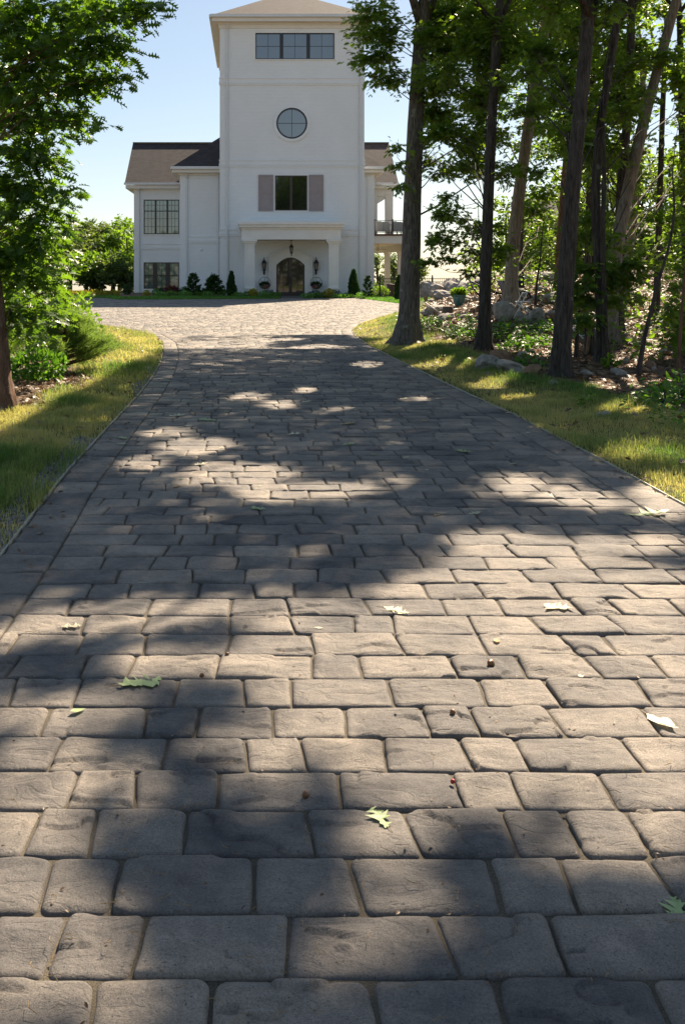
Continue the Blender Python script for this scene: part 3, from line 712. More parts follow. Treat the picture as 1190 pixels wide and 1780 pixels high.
# windows
def window(x0, x1, z0, z1, Y, units, fm, gm, vm=2, rails=(), sash=None, heavy=.10, hr=()):
    """one frame with its panes and glazing bars; units = number of lights across"""
    f = MB(); y0, y1 = Y + .05, Y + .13; b = .07
    f.box(x0, x1, y0, y1, z0, z0 + b); f.box(x0, x1, y0, y1, z1 - b, z1); f.box(x0, x0 + b, y0, y1, z0 + b, z1 - b); f.box(x1 - b, x1, y0, y1, z0 + b, z1 - b)
    W = (x1 - x0 - 2 * b - heavy * (units - 1)) / units; xs = []
    for i in range(units):
        a = x0 + b + i * (W + heavy); xs.append((a, a + W))
        if i < units - 1: f.box(a + W, a + W + heavy, y0 - .01, y1, z0 + b, z1 - b)
    for r in rails:
        z = z0 + (z1 - z0) * r
        for a, c in xs: f.box(a, c, y0, y1 - .005, z - .035, z + .035)
    fr = hb(f, 'window', fm)
    p = MB(); p.box(x0 + .01, x1 - .01, y1 - .03, y1 + .02, z0 + .01, z1 - .01); sub(p, 'pane', gm, fr)
    mn = MB()
    for a, c in xs:
        for i in range(1, vm): xx = a + (c - a) * i / vm; mn.box(xx - .013, xx + .013, y1 - .05, y1 - .031, z0 + b, z1 - b)
        for r in hr: z = z0 + (z1 - z0) * r; mn.box(a, c, y1 - .052, y1 - .033, z - .013, z + .013)
    if mn.n: sub(mn, 'glazing_bar', fm, fr)
    s = MB(); s.box(x0 - .08, x1 + .08, Y - .05, Y - .003, z0 - .09, z0 - .003); s.box(x0 - .05, x0 - .003, Y - .02, Y + .01, z0, z1); s.box(x1 + .003, x1 + .05, Y - .02, Y + .01, z0, z1)
    sub(s, 'sill', 'trim', fr)
window(*wT[0], YT, 3, 'frame', 'glass', 2, (), heavy=.24, hr=(.5,))
window(*wT[1], YT, 2, 'bronze', 'glassd', 1, (), heavy=.16)
window(*wW[0], YW, 3, 'frame', 'glassg', 3, (.67,), heavy=.13, hr=(.22, .45, .84))
window(*wW[1], YW, 3, 'bronze', 'glassg', 2, (.5,), heavy=.34, hr=(.25, .75))
for a, b_ in ((449, 475), (536.5, 562)):
    z0, z1 = hz(367, YT), hz(304, YT); x0, x1 = hx(a, YT), hx(b_, YT); m = MB(); m.box(x0, x1, YT - .05, YT - .004, z0, z1)
    for u, v in ((x0, x0 + .1), (x1 - .1, x1)): m.box(u, v, YT - .075, YT - .05, z0, z1)
    for z in (z0, z0 + (z1 - z0) * .5 - .05, z1 - .1): m.box(x0 + .1, x1 - .1, YT - .075, YT - .051, z, z + .1)
    hb(m, 'shutter', 'shutter')
# round window
cx, cz, R = hx(507, YT), hz(214.5, YT), 26.5 * YT / F
circ = lambda r, n=48, a0=0, a1=2 * pi, e=False: [(cx + r * cos(a0 + (a1 - a0) * i / (n - (1 if e else 0))), cz + r * sin(a0 + (a1 - a0) * i / (n - (1 if e else 0)))) for i in range(n)]
tr = MB().ring(circ(R + .20), circ(R + .02), YT - .09, YT - .003); tr.ring(circ(R + .26), circ(R + .203), YT - .04, YT - .002)
fr = MB().ring(circ(R + .02), circ(R - .09), YT - .07, YT - .004); fro = hb(fr, 'window', 'frame'); sub(tr, 'window_trim', 'brick', fro)
sub(MB().prism(circ(R - .08), YT - .03, YT - .005), 'pane', 'glass', fro)
g = MB(); g.box(cx - .016, cx + .016, YT - .05, YT - .031, cz - R + .08, cz + R - .08); g.box(cx - R + .08, cx + R - .08, YT - .052, YT - .033, cz - .016, cz + .016); sub(g, 'glazing_bar', 'frame', fro)

# portico: bowed cornice, entablature, two panelled square columns
YF = 61.6
def slab(mb, pts, z0, z1):
    n = len(pts); V = [(x, y, z0) for x, y in pts] + [(x, y, z1) for x, y in pts]
    return mb.add(V, [tuple(range(n))[::-1], tuple(range(n, 2 * n))] + [(i, (i + 1) % n, (i + 1) % n + n, i + n) for i in range(n)])
def bow(pa, pb, out, sag=.35):
    xa, xb = hx(pa, YF), hx(pb, YF); f = [(xa + (xb - xa) * t, YF - out - sag * (1 - (2 * t - 1) ** 2)) for t in np.linspace(0, 1, 17)]
    return f + [(xb, YT - .004), (xa, YT - .004)]
m = MB(); Z = lambda p: hz(p, YF)
slab(m, bow(420, 592, 0), Z(416.5), Z(399)); slab(m, bow(418.5, 593.5, .06), Z(399) + .002, Z(395.5)); slab(m, bow(415.5, 596.5, .22), Z(395.5) + .002, Z(391)); slab(m, bow(414, 598, .32), Z(391) + .002, Z(386.5))
slab(m, bow(417, 595, .1), Z(386.5) + .002, Z(384.5))
hb(m, 'portico_cornice', 'trim')
for pa, pb in ((425.5, 442.5), (571.5, 588.5)):
    x0, x1 = hx(pa, YF), hx(pb, YF); w = x1 - x0; y0 = YF - .02; y1 = y0 + w; m = MB(); zt = Z(416.5); zb = .05
    m.box(x0 + .03, x1 - .03, y0 + .03, y1 - .03, zb, zt - .3)
    for a, b_ in ((x0, x0 + .1), (x1 - .1, x1)): m.box(a, b_, y0, y0 + .1, zb + .5, zt - .35); m.box(a, b_, y1 - .1, y1, zb + .5, zt - .35)
    for z in (zb + .5, zt - 1.0, zt - .48): m.box(x0 + .1, x1 - .1, y0 + .003, y0 + .03, z, z + .12)
    m.box(x0 - .04, x1 + .04, y0 - .04, y1 + .04, zb, zb + .5); m.box(x0 - .10, x1 + .10, y0 - .10, y1 + .10, zb + .5, zb + .60)
    for i, e in enumerate((.04, .11, .19)): m.box(x0 - e, x1 + e, y0 - e, y1 + e, zt - .35 + i * .115, zt - .35 + (i + 1) * .115 - .002)
    hb(m, 'column', 'trim')
    
# arched entrance
ax0, ax1, azs, azt = hx(480, YT), hx(529, YT), hz(461, YT), hz(447.5, YT); acx = (ax0 + ax1) / 2
def arch(x0, x1, zs, zt, zb=.06, n=19):
    c = (x0 + x1) / 2; h = (x1 - x0) / 2
    return [(x0, zb)] + [(c - h * cos(pi * i / (n - 1)), zs + (zt - zs) * sin(pi * i / (n - 1)) ** 2) for i in range(n)] + [(x1, zb)]
sx0, sx1 = hx(468.5, YT), hx(541, YT)
m = MB(); o_ = arch(sx0, sx1, hz(447, YT), hz(434.5, YT)); i_ = arch(ax0, ax1, azs, azt); m.ring(o_, i_, YT - .22, YT - .003, False)
o2 = arch(sx0 - .05, sx1 + .05, hz(446.8, YT), hz(433, YT)); m.ring(o2, arch(sx0 + .04, sx1 - .04, hz(447.2, YT), hz(436, YT)), YT - .34, YT - .221, False)
hb(m, 'door_surround', 'trim')
m = MB(); i2 = arch(ax0 + .1, ax1 - .1, azs, azt - .1); m.ring(i_, i2, YT - .12, YT - .02, False); m.box(acx - .1, acx + .1, YT - .13, YT - .021, .08, azt - .08)
for a, b_ in ((ax0 + .1, acx - .1), (acx + .1, ax1 - .1)): m.box(a, b_, YT - .12, YT - .022, .062, .32)
dr_ = hb(m, 'door', 'bronze')
m = MB().prism(arch(ax0 + .08, ax1 - .08, azs, azt - .08), YT - .06, YT - .012); sub(m, 'pane', 'doorglass', dr_)
m = MB()
for c in ((ax0 + .1 + acx - .1) / 2, (ax1 - .1 + acx + .1) / 2): m.box(c - .018, c + .018, YT - .09, YT - .061, .3, azt - .2)
for z in (.95, 1.55, 2.1): m.box(ax0 + .1, acx - .1, YT - .092, YT - .063, z - .018, z + .018); m.box(acx + .1, ax1 - .1, YT - .092, YT - .063, z - .018, z + .018)
sub(m, 'glazing_bar', 'bronze', dr_)
for s in (-1, 1): sub(MB().tube([(acx + s * .06, YT - .2, .95), (acx + s * .06, YT - .2, 1.35)], .018, 8), 'handle', 'iron', dr_)
# lanterns
def lantern(x, y, z, wall=True, s=1.0):
    m = MB(); m.lathe((x, y, z), [(.02, .62 * s), (.035, .56 * s), (.015, .5 * s), (.07 * s, .42 * s), (.17 * s, .26 * s), (.19 * s, .22 * s), (.15 * s, .2 * s)], 6)
    for k in range(6): a = pi / 3 * k; m.bar((x + .14 * s * cos(a), y + .14 * s * sin(a), z + .21 * s), (x + .10 * s * cos(a), y + .10 * s * sin(a), z - .2 * s), .022)
    m.lathe((x, y, z), [(.12 * s, -.2 * s), (.13 * s, -.23 * s), (.05, -.3 * s), (.03, -.42 * s), (.04, -.46 * s), (.008, -.52 * s)], 6)
    if wall: m.bar((x, y, z - .3 * s), (x, YT, z - .42 * s), .035); m.box(x - .06, x + .06, YT - .03, YT - .003, z - .55 * s, z - .2 * s); m.bar((x, y, z + .58 * s), (x, YT, z + .3 * s), .02)
    o = hb(m, 'wall_lantern' if wall else 'hanging_lantern', 'iron')
    sub(MB().lathe((x, y, z), [(.085 * s, -.2 * s), (.125 * s, .2 * s)], 6), 'lamp_glass', 'lampglass', o)
    return o
lantern(hx(459, 63.7), YT - .3, hz(463, 63.7)); lantern(hx(549.5, 63.7), YT - .3, hz(463, 63.7))
pl = lantern(hx(506.5, 62.5), 62.5, hz(434.5, 62.5), False, .82); m = MB().tube([(hx(506.5, 62.5), 62.5, hz(434.5, 62.5) + .5), (hx(506.5, 62.5), 62.5, Z(416))], .012, 6); m.lathe((hx(506.5, 62.5), 62.5, Z(416.5) - .04), [(.09, 0), (.09, .035)], 10); sub(m, 'chain', 'iron', pl)
m = MB().lathe((hx(350.5, YP), YP - .06, hz(434, YP)), [(.03, -.10), (.08, -.03), (.08, .03), (.03, .08)], 10); hb(m, 'flood_light', 'trim', None, True)

# porch on the right: curved deck, beam, posts, ceiling, fan, railing
deck = [(8.70, 66.25), (11.0, 66.25), (11.25, 67.2), (11.35, 69), (11.15, 71.2), (10.65, 73.6), (9.85, 76.0), (8.70, 78)]
m = MB(); slab(m, deck, 3.70, 4.24); m2 = MB(); slab(m2, [(8.69, 66.17), (11.06, 66.17), (11.32, 67.1), (11.43, 69), (11.22, 71.3), (10.7, 73.7), (9.9, 76.1), (8.69, 78.1)], 4.243, 4.37)
hb(m, 'balcony', 'soffit'); hb(m2, 'balcony_floor', 'deck')
m = MB(); inn = [(8.7, 77.5), (9.65, 75.7), (10.4, 73.4), (10.9, 71.1), (11.08, 69), (11.0, 67.4)]
for (a, b_), (c, d) in zip(inn[:-1], inn[1:]): m.bar((a, b_, 3.45), (c, d, 3.45), .34, .5)
hb(m, 'porch_beam', 'soffit')
for x, y in ((10.98, 68.9), (10.62, 73.0), (9.0, 77.2)): m = MB().box(x - .2, x + .2, y - .2, y + .2, -.3, 3.2); m.box(x - .25, x + .25, y - .25, y + .25, 3.05, 3.198); m.box(x - .25, x + .25, y - .25, y + .25, -.3, .35); hb(m, 'porch_post', 'soffit')
for px, y in ((648.5, 73), (675.5, 73)):
    x = hx(px, y); m = MB().box(x - .28, x + .28, y - .28, y + .28, 4.37, 8.14); m.box(x - .34, x + .34, y - .34, y + .34, 7.7, 7.85); hb(m, 'porch_post', 'soffit')
m = MB(); m.box(8.9, 11.1, 72.75, 73.25, 7.55, 8.139); m.bar((9.3, 73, 6.9), (10.7, 73, 7.75), .3, .4); m.box(8.63, 8.9, 66.6, 73.2, 7.7, 8.3)
hb(m, 'porch_brace', 'soffit')
fx, fy = hx(657, 69), 69.0; m = MB().tube([(fx, fy, 3.70), (fx, fy, 3.42)], .025, 8); m.lathe((fx, fy, 3.27), [(.04, 0), (.12, .03), (.14, .1), (.06, .17)], 12); fan = hb(m, 'ceiling_fan', 'soffit', None, True)
for k in range(5): a = .3 + 2 * pi * k / 5; c, s = cos(a), sin(a); sub(MB().bar((fx + .12 * c, fy + .12 * s, 3.36), (fx + .75 * c, fy + .75 * s, 3.36), .14, .015), 'fan_blade', 'shutter', fan)
m = MB(); rl = [(8.75, 66.3), (10.95, 66.3), (11.2, 67.2), (11.28, 69), (11.1, 71.2), (10.55, 73.6)]
for (a, b_), (c, d) in zip(rl[:-1], rl[1:]):
    m.bar((a, b_, 5.33), (c, d, 5.33), .05, .035); m.bar((a, b_, 4.47), (c, d, 4.47), .04, .035); m.box(a - .035, a + .035, b_ - .035, b_ + .035, 4.37, 5.42)
m.box(10.0 - .035, 10.07, 66.265, 66.335, 4.37, 5.42)
for x in (9.38,): m.box(x - .012, x + .012, 66.29, 66.31, 4.47, 5.33)
rail = hb(m, 'balcony_railing', 'iron')
# furniture up on the balcony
def sofa(name, x0, x1, y, label, z=4.37):
    r = empty(name, ((x0 + x1) / 2, y, z), label, 'sofa', 'outdoor sofas on the balcony'); o = ((x0 + x1) / 2, y, z)
    m = MB(); m.box(x0, x1, y, y + .16, z + .22, z + .80); m.box(x0, x1, y + .16, y + .85, z + .22, z + .42); m.build('sofa_frame', M['cushion'], r, False, o)
    n = 2
    for i in range(n): a = x0 + .04 + (x1 - x0 - .08) * i / n; MB().box(a, a + (x1 - x0 - .08) / n - .03, y + .17, y + .36, z + .42, z + .95 - .04 * i).build('cushion', M['cushion'], r, False, o)
    for x in (x0 + .06, x1 - .06):
        for yy in (y + .06, y + .78): MB().box(x - .03, x + .03, yy - .03, yy + .03, z, z + .22).build('leg', M['iron'], r, False, o)
sofa('outdoor_sofa', 8.86, 9.92, 66.9, 'grey outdoor sofa behind the balcony railing nearest the tower')
sofa('outdoor_sofa', 10.05, 10.9, 67.0, 'grey outdoor sofa behind the balcony railing at its outer end')

# ornamental ring hangers with baskets beside the door
for px, lab in ((460, 'round wire planter ring with a flower basket left of the arched door'), (549.5, 'round wire planter ring with a flower basket right of the arched door')):
    Y = 63.5; x, z = hx(px, Y), hz(492, Y); r = empty('planter_ring', (x, Y, .1), lab, 'planter', 'planter rings beside the entrance'); o = (x, Y, .1)
    m = MB(); c_ = [(x + .40 * cos(a), Y, z + .40 * sin(a)) for a in np.linspace(0, 2 * pi, 33)]; m.tube(c_, .013, 6, False)
    for a in (.6, 1.57, 2.5): m.tube([(x, Y, z), (x + .4 * cos(a), Y, z + .4 * sin(a))], .008, 5, False)
    m.tube([(x, Y, z - .4), (x, Y, .0)], .018, 6); m.tube([(x - .2, Y, .02), (x, Y, .25), (x + .2, Y, .02)], .012, 5)
    m.build('ring_stand', M['iron'], r, True, o)
    MB().lathe((x, Y - .05, z - .40), [(.12, 0), (.24, .14), (.26, .2)], 14).build('basket', M['wood'], r, True, o)
    n = 260; u = unit(rng.normal(0, 1, (n, 3))); P = np.array([x, Y - .05, z - .12]) + u * [.32, .25, .20] * (rng.random((n, 1)) ** .4)
    leaf_obj('basket_leaves', P, u + [0, 0, .3], rng.normal(0, 1, (n, 3)), np.full(n, .12), rng.random(n), LF, M['thuja'], r, o)
    P = np.array([x + (.16 if px < 500 else -.18), Y - .2, z - .22]) + rng.normal(0, .045, (34, 3)); leaf_obj('flower_cluster', P, rng.normal(0, 1, (34, 3)), rng.normal(0, 1, (34, 3)), np.full(34, .09), rng.random(34), LF, M['pink'], r, o)

# black picket fence in front of the porch
fr_ = empty('picket_fence', (9.6, 60, .05), 'black metal picket fence in front of the porch posts', 'fence'); fo = (9.6, 60, .05)
m = MB(); xs = np.arange(8.3, 13.4, .135); h0 = .05
for x in xs: m.box(x - .009, x + .009, 59.99, 60.01, h0, 1.33)
for z in (.2, 1.05, 1.25): m.box(8.25, 13.4, 59.985, 60.015, z - .018, z + .018)
m.build('picket_panel', M['iron'], fr_, False, fo)
for x in (8.25, 9.85, 11.6, 13.4): m = MB().box(x - .04, x + .04, 59.96, 60.04, 0, 1.42); m.lathe((x, 60, 1.42), [(.05, 0), (.03, .06), (.005, .09)], 8); m.build('post', M['iron'], fr_, False, fo)
# low brown wall / hot tub cover seen behind the fence
m = MB().box(9.3, 10.5, 62.5, 64.0, 0, .78); m.box(9.25, 10.55, 62.45, 64.05, .782, .86); props(m.build('storage_bench', M['deck']), 'low brown wooden box behind the black picket fence', 'box')

# neighbour's house through the trees
nb = empty('neighbour_house', (26, 80, -1), 'pale olive sided house glimpsed between the trunks on the right', 'house'); no = (26, 80, -1)
m = MB(); x0, x1 = hx(935, 78), hx(1040, 78); m.box(x0, x1, 78, 86, -4, hz(392, 78)); m.build('siding_wall', M['siding'], nb, False, no)
m = MB(); zt = hz(392, 78); m.add([(x0 - .5, 77.4, zt), (x1 + .5, 77.4, zt), (x1 + .5, 82, zt + 2.6), (x0 - .5, 82, zt + 2.6), (x1 + .5, 86.6, zt), (x0 - .5, 86.6, zt)], [(0, 1, 2, 3), (3, 2, 4, 5), (0, 3, 5), (1, 4, 2), (0, 5, 4, 1)]); m.build('roof', M['shingle'], nb, False, no)
for px in (955, 1018): m = MB().box(hx(px, 78) - .5, hx(px, 78) + .5, 77.93, 77.997, 1.9, 3.6); m.build('window', M['glassd'], nb, False, no)
# ============================================================ TREES
def box_blobs(px0, px1, py0, py1, Y0, Y1, n, r0=22, r1=42, flat=.75):
    out = []
    for _ in range(n):
        r = rng.uniform(r0, r1); out.append((rng.uniform(px0, px1), rng.uniform(py0, py1), rng.uniform(Y0, Y1), r * 1.15, r * flat))
    return out
# near oak on the left
tree('oak_tree', 'big leafed oak with low drooping branches and warm brown trunk at the left edge', (4, 712), [(-4, 580), (-22, 420), (-40, 250), (-60, 0)], 40,
     [(20, 30, 11, 100, 70), (120, 25, 11, 80, 55), (195, 22, 10.5, 55, 35), (248, 12, 10.4, 38, 26), (150, 85, 10.5, 55, 45), (200, 75, 10.4, 32, 26), (60, 120, 11, 90, 60), (150, 140, 10.8, 50, 34), (185, 135, 10.6, 24, 20), (120, 195, 10.8, 36, 24),
      (155, 212, 10.7, 24, 12), (50, 220, 11, 70, 55), (60, 280, 11, 55, 36), (30, 330, 11, 60, 48), (108, 335, 10.7, 34, 16), (55, 385, 11, 58, 40), (95, 360, 10.8, 30, 16), (75, 430, 10.8, 34, 26), (15, 440, 11, 50, 44),
      (45, 490, 10.8, 48, 28), (85, 500, 10.8, 26, 16), (20, 540, 11, 50, 30), (65, 545, 11, 26, 16), (10, 160, 12, 70, 90), (10, 400, 12.5, 50, 90)],
     leaf=.155, tp=OAK, bark='barkr', lmat='oakl', dens=1.0, n_per=7, spread=.40, grow=5, cullit=False, limb=.45)
tree('low_oak_foliage', 'low backlit foliage of the left oak, added as a separate small tree behind its trunk', (48, 640), [(50, 600), (56, 560), (60, 520)], 9,
     [(75, 500, 13.6, 40, 30), (105, 462, 13.2, 26, 22), (35, 560, 13.6, 50, 30), (92, 545, 13.2, 32, 22), (60, 590, 13.4, 34, 16), (20, 500, 13.8, 40, 34), (115, 430, 13.4, 22, 18), (110, 500, 13.2, 22, 20)], leaf=.14, tp=OAK, bark='barkr', lmat='oakl', dens=.42, grow=1, cullit=False, flare=1.2)  # stand-in tree: gives the left oak's low leaves free sun from behind
# front right oak and its neighbours
tree('oak_tree', 'tall straight oak standing alone in the lawn nearest the tower', (706, 598), [(712, 520), (716, 350), (722, 200), (734, 30)], 39,
     [(648, 20, 21, 40, 26), (640, 60, 21, 32, 18), (668, 55, 20.5, 34, 30), (632, 104, 20.5, 26, 10), (658, 100, 20.5, 36, 24), (660, 132, 20, 30, 16), (688, 140, 20, 18, 20), (690, 256, 20, 12, 12), (690, 288, 20, 12, 12), (694, 325, 20, 12, 14),
      (760, 40, 21, 40, 30), (752, 145, 21, 26, 20), (745, 190, 21, 22, 18), (748, 250, 21, 22, 16), (775, 90, 21, 36, 26), (790, 20, 21, 40, 30), (760, 200, 21, 30, 18), (780, 270, 21, 26, 20), (770, 300, 21, 30, 14), (800, 240, 21, 34, 24), (830, 290, 21, 34, 20), (860, 230, 22, 34, 24), (880, 300, 22, 30, 20)], group='oaks along the right of the drive', flare=1.75, limb=.5)
tree('oak_tree', 'dark oak in front of the ivy, second trunk to the right of the drive', (839, 609), [(843, 500), (848, 350), (856, 180), (864, 20)], 23,
     box_blobs(745, 900, 0, 120, 18, 23, 13) + box_blobs(740, 880, 120, 260, 18, 24, 12, 20, 34) + box_blobs(740, 830, 262, 305, 19, 23, 4, 18, 26) + box_blobs(750, 850, 20, 300, 18, 24, 10, 22, 34) + [(790, 365, 19, 36, 10), (760, 375, 19, 34, 16), (815, 380, 19.5, 34, 18), (750, 415, 19, 26, 20), (800, 420, 19, 34, 20), (775, 450, 19, 24, 10), (830, 448, 19, 26, 16), (740, 455, 19, 14, 10), (812, 475, 19, 14, 12), (860, 440, 19.5, 36, 22), (900, 455, 19.5, 30, 18), (770, 340, 19.5, 24, 10), (840, 400, 20, 40, 20)],
     group='oaks along the right of the drive', bark='barkd', dens=1.0, limb=.5)
tree('oak_tree', 'thick dark oak with lichen spots, nearest trunk on the right', (973, 655), [(978, 560), (985, 450), (994, 330), (1008, 180), (1026, 0)], 32,
     box_blobs(900, 1100, 0, 200, 13, 18, 13, 26, 46) + box_blobs(890, 1060, 200, 330, 13.5, 18, 6, 22, 38), group='oaks along the right of the drive', bark='barkd', dens=.75)
tree('oak_tree', 'pale barked leaning tree behind the wheelbarrow', (888, 541), [(888, 480), (893, 400), (905, 310), (920, 200), (938, 100), (955, 0)], 25,
     box_blobs(850, 1000, 0, 330, 25, 31, 14, 20, 36) + box_blobs(840, 960, 330, 450, 24, 28, 6, 18, 28), bark='barkp', dens=.9, flare=2.0)
tree('oak_tree', 'dark slanting oak just behind the thickest trunk', (1046, 628), [(1044, 520), (1036, 400), (1032, 310), (1044, 200), (1062, 100), (1080, 0)], 20,
     box_blobs(980, 1190, 0, 330, 16, 22, 16, 24, 42), bark='barkd', dens=.8)
tree('beech_tree', 'smooth brown tree leaning strongly to the right beside the dark pair', (1060, 596), [(1062, 500), (1070, 420), (1098, 300), (1120, 200), (1150, 90), (1182, -30)], 25,
     box_blobs(1060, 1240, -20, 330, 19, 24, 14, 22, 40) + box_blobs(1100, 1200, 330, 470, 18, 22, 6, 22, 36), bark='barkp', dens=.8)
tree('sapling', 'thin dark sapling leaning right in front of the leaf litter', (1108, 652), [(1120, 580), (1138, 510), (1152, 460), (1165, 420), (1172, 360)], 9,
     [(1150, 420, 14.5, 40, 26), (1180, 470, 14, 36, 30), (1140, 380, 14.5, 36, 24), (1175, 530, 14, 30, 24)], bark='barkd', dens=.8, grow=1.5, lmat='understory', flare=1.2, leaf=.12)
tree('sapling', 'young leafy understory tree between the thickest trunk and the broken stump', (1000, 622), [(1003, 560), (1010, 500), (1018, 460)], 8,
     [(1010, 500, 15.5, 44, 26), (1040, 530, 15.5, 48, 24), (1030, 470, 15.5, 44, 24), (1070, 490, 15.5, 40, 28), (1015, 555, 15, 34, 16), (1085, 530, 15.5, 36, 18), (1100, 460, 15.5, 34, 22)], bark='barkd', lmat='oak', dens=1.0, grow=1.0, flare=1.2)
tree('sapling', 'slim sapling at the right edge rising from bright undergrowth', (1178, 655), [(1180, 600), (1184, 540), (1190, 470)], 8,
     [(1180, 560, 15, 30, 24), (1160, 590, 15, 26, 18), (1185, 500, 15, 30, 24), (1186, 610, 14.6, 26, 18)], bark='barkr', lmat='understory', dens=.8, grow=1.5, flare=1.2)
tree('sapling', 'bare thin sapling standing on the rocky rise with a leafy top', (930, 530), [(932, 490), (938, 455), (942, 400)], 5,
     [(938, 420, 28, 20, 12), (950, 440, 28, 20, 10)], bark='barkd', lmat='understory', dens=.7, grow=1, flare=1.2)
tree('slender_tree', 'slender grey trunk rising beside the dark stump behind the understory', (1052, 630), [(1050, 560), (1048, 470), (1046, 400), (1050, 300)], 12, box_blobs(1000, 1130, 380, 460, 15, 18, 4, 20, 30), bark='barkd', dens=.8, flare=1.2, grow=5)
# wood further back on the right
back = [(968, 512, [(972, 420), (985, 250), (1000, 60)], 14, 'reddish trunk right behind the thickest oak on the crest', 'barkr'),
        (1020, 505, [(1022, 400), (1026, 200), (1034, 0)], 13, 'straight distant trunk beside the olive sided house', 'barkd'),
        (1083, 520, [(1095, 420), (1110, 300), (1118, 120)], 15, 'distant brown trunk right of the leaning beech', 'barkp'),
        (1071, 575, [(1074, 480), (1078, 330), (1092, 180), (1098, 0)], 20, 'broad dark trunk deep in the wood behind the sapling', 'barkd'),
        (1140, 540, [(1144, 400), (1150, 200), (1160, 0)], 13, 'distant thin trunk behind the leaning sapling', 'barkd'),
        (1195, 560, [(1190, 400), (1184, 200), (1180, 0)], 16, 'dark trunk at the far right edge of the wood', 'barkd'),
        (905, 500, [(905, 400), (912, 250), (925, 60)], 9, 'thin far trunk behind the pale leaning tree', 'barkd'),
        (1240, 600, [(1235, 400), (1230, 200), (1220, 0)], 22, 'oak just beyond the right edge whose boughs reach into view', 'barkd')]
for i, (x, y, tp_, w, lab, bk) in enumerate(back):
    b = at(x, y); 
    tree('wood_tree', lab, (x, y), tp_, w, box_blobs(x - 75, x + 75, -10, 300, b[1] - 3, b[1] + 4, 12, 20, 38) + box_blobs(x - 60, x + 70, 300, 400, b[1] - 3, b[1] + 3, 4, 16, 28), bark=bk, lmat='oak' if i % 2 else 'understory', group='trees deeper in the right wood', dens=.8, leaf=.15, tp=LF, flare=1.3)
# crowns over the drive (above the frame): unseen sprays added to the oaks where they shade the paving
n = 30000
g = np.stack([rng.uniform(-3.4, 5.0, n), rng.uniform(.7, 24.5, n)], -1); g[:3500] = np.stack([rng.uniform(-1.4, 2.6, 3500), rng.uniform(1.2, 3.2, 3500)], -1)
z = rng.uniform(8.2, 13.5, n)
C = np.stack([g[:, 0] + KX * z, g[:, 1] + KY * z, z], -1)
C = C[~lit(g[:, 0], g[:, 1], .02)]
C = C[(C[:, 2] > HC + (PY + 30) / F * C[:, 1]) | (C[:, 0] * F / C[:, 1] + PX > 745)]
canopy = [t for t in trees if t['root'].name.startswith('oak_tree') and t['b'][0] > 0]
tb = np.array([t['b'][:2] for t in canopy]); near = np.argmin(((C[:, None, :2] - tb[None]) ** 2).sum(-1), 1)
for i, t in enumerate(canopy):
    c = C[near == i]
    if len(c): t['sp'].append(sprays(c, unit(c - np.array([*t['b'][:2], 7.])), 6, .42, .155))
    for _ in range(9 if len(c) else 0):
        e = c[rng.integers(len(c))]; p0 = t['top'][rng.integers(0, 5)]; m_ = (p0 + e) / 2 + rng.normal(0, .25, 3)
        if shade_score(np.array([p0, m_, e])) < 3: t['mb'].tube([p0, m_, e], [.05, .03, .008], 6)
finish_trees()

# background trees: left of the house and behind the porch
def far_tree(label, x, y, h, r, cl, group, mat='farleaf', n=2600, ls=.34, z0=None):
    zb = float(T(x, y)) - .1 if z0 is None else z0
    root = empty('background_tree', (x, y, zb), label, 'tree', group); o = (x, y, zb)
    mb = MB(); mb.tube([(x, y, zb - .3), (x + .1, y, zb + h * .4), (x - .1, y, zb + h * .85)], [.22, .16, .05], 8, rough=.08); C = []; O = []
    for _ in range(cl):
        a = rng.uniform(0, 2 * pi); q = rng.random() ** .5; t = rng.uniform(.22, .92); w = sin(pi * min(1, (t + .15) / 1.2)) ** .6
        c = np.array([x + r * q * w * cos(a), y + r * q * w * sin(a), zb + h * t]); R = r * rng.uniform(.20, .36)
        mb.tube([(x, y, zb + h * t * .7), c], [.06, .015], 5, False)
        k = max(n // cl // 6, 4); u = unit(rng.normal(0, 1, (k, 3))); C.append(c + u * R * [1, 1, .7] * (rng.random((k, 1)) ** .35)); O.append(u)
    mb.build('trunk', M['barkd'], root, True, o)
    P, D, Nn, s_, rr = sprays(np.concatenate(C), np.concatenate(O), 6, .6, ls, .8)
    leaf_obj('crown', P, D, Nn, s_, rr, LF, M[mat], root, o)
for i, (px, py, Y, r, lab) in enumerate([(208, 372, 92, 3.4, 'tall dark green tree touching the left corner of the house'), (176, 385, 96, 3.0, 'rounded tree second from the left corner of the house'), (150, 378, 90, 3.2, 'light green tree in the middle of the wood left of the house'),
        (222, 395, 86, 2.3, 'small tree right against the left wall of the house'), (122, 392, 88, 3.0, 'tree partly behind the left oak foliage'), (90, 400, 84, 3.5, 'broad tree deep behind the left oak'), (50, 395, 82, 3.6, 'tree behind the left oak near the left edge'), (5, 390, 86, 4, 'tree at the far left edge of the wood'), (-40, 380, 80, 4, 'tree just outside the left edge of the wood'),
        (160, 440, 80, 2.8, 'low bright bushy tree behind the yellow flowers'), (196, 445, 79, 2.4, 'low bushy tree beside the house behind the yellow flowers')]):
    far_tree(lab, hx(px, Y), Y, hz(py, Y) - float(T(hx(px, Y), Y)), r, 24, 'trees in the wood left of the house', n=3800 if px > 60 else 2200, ls=.36, mat='farleaf' if i % 3 else 'understory')
for px, py, Y, lab in ((655, 438, 104, 'tree seen between the porch posts, left'), (684, 440, 100, 'tree seen between the porch posts, right'), (712, 445, 103, 'tree behind the right end of the porch')):
    far_tree(lab, hx(px, Y), Y, hz(py, Y) + 1.5, 2.6, 16, 'trees behind the porch', n=1700, z0=-1.5)
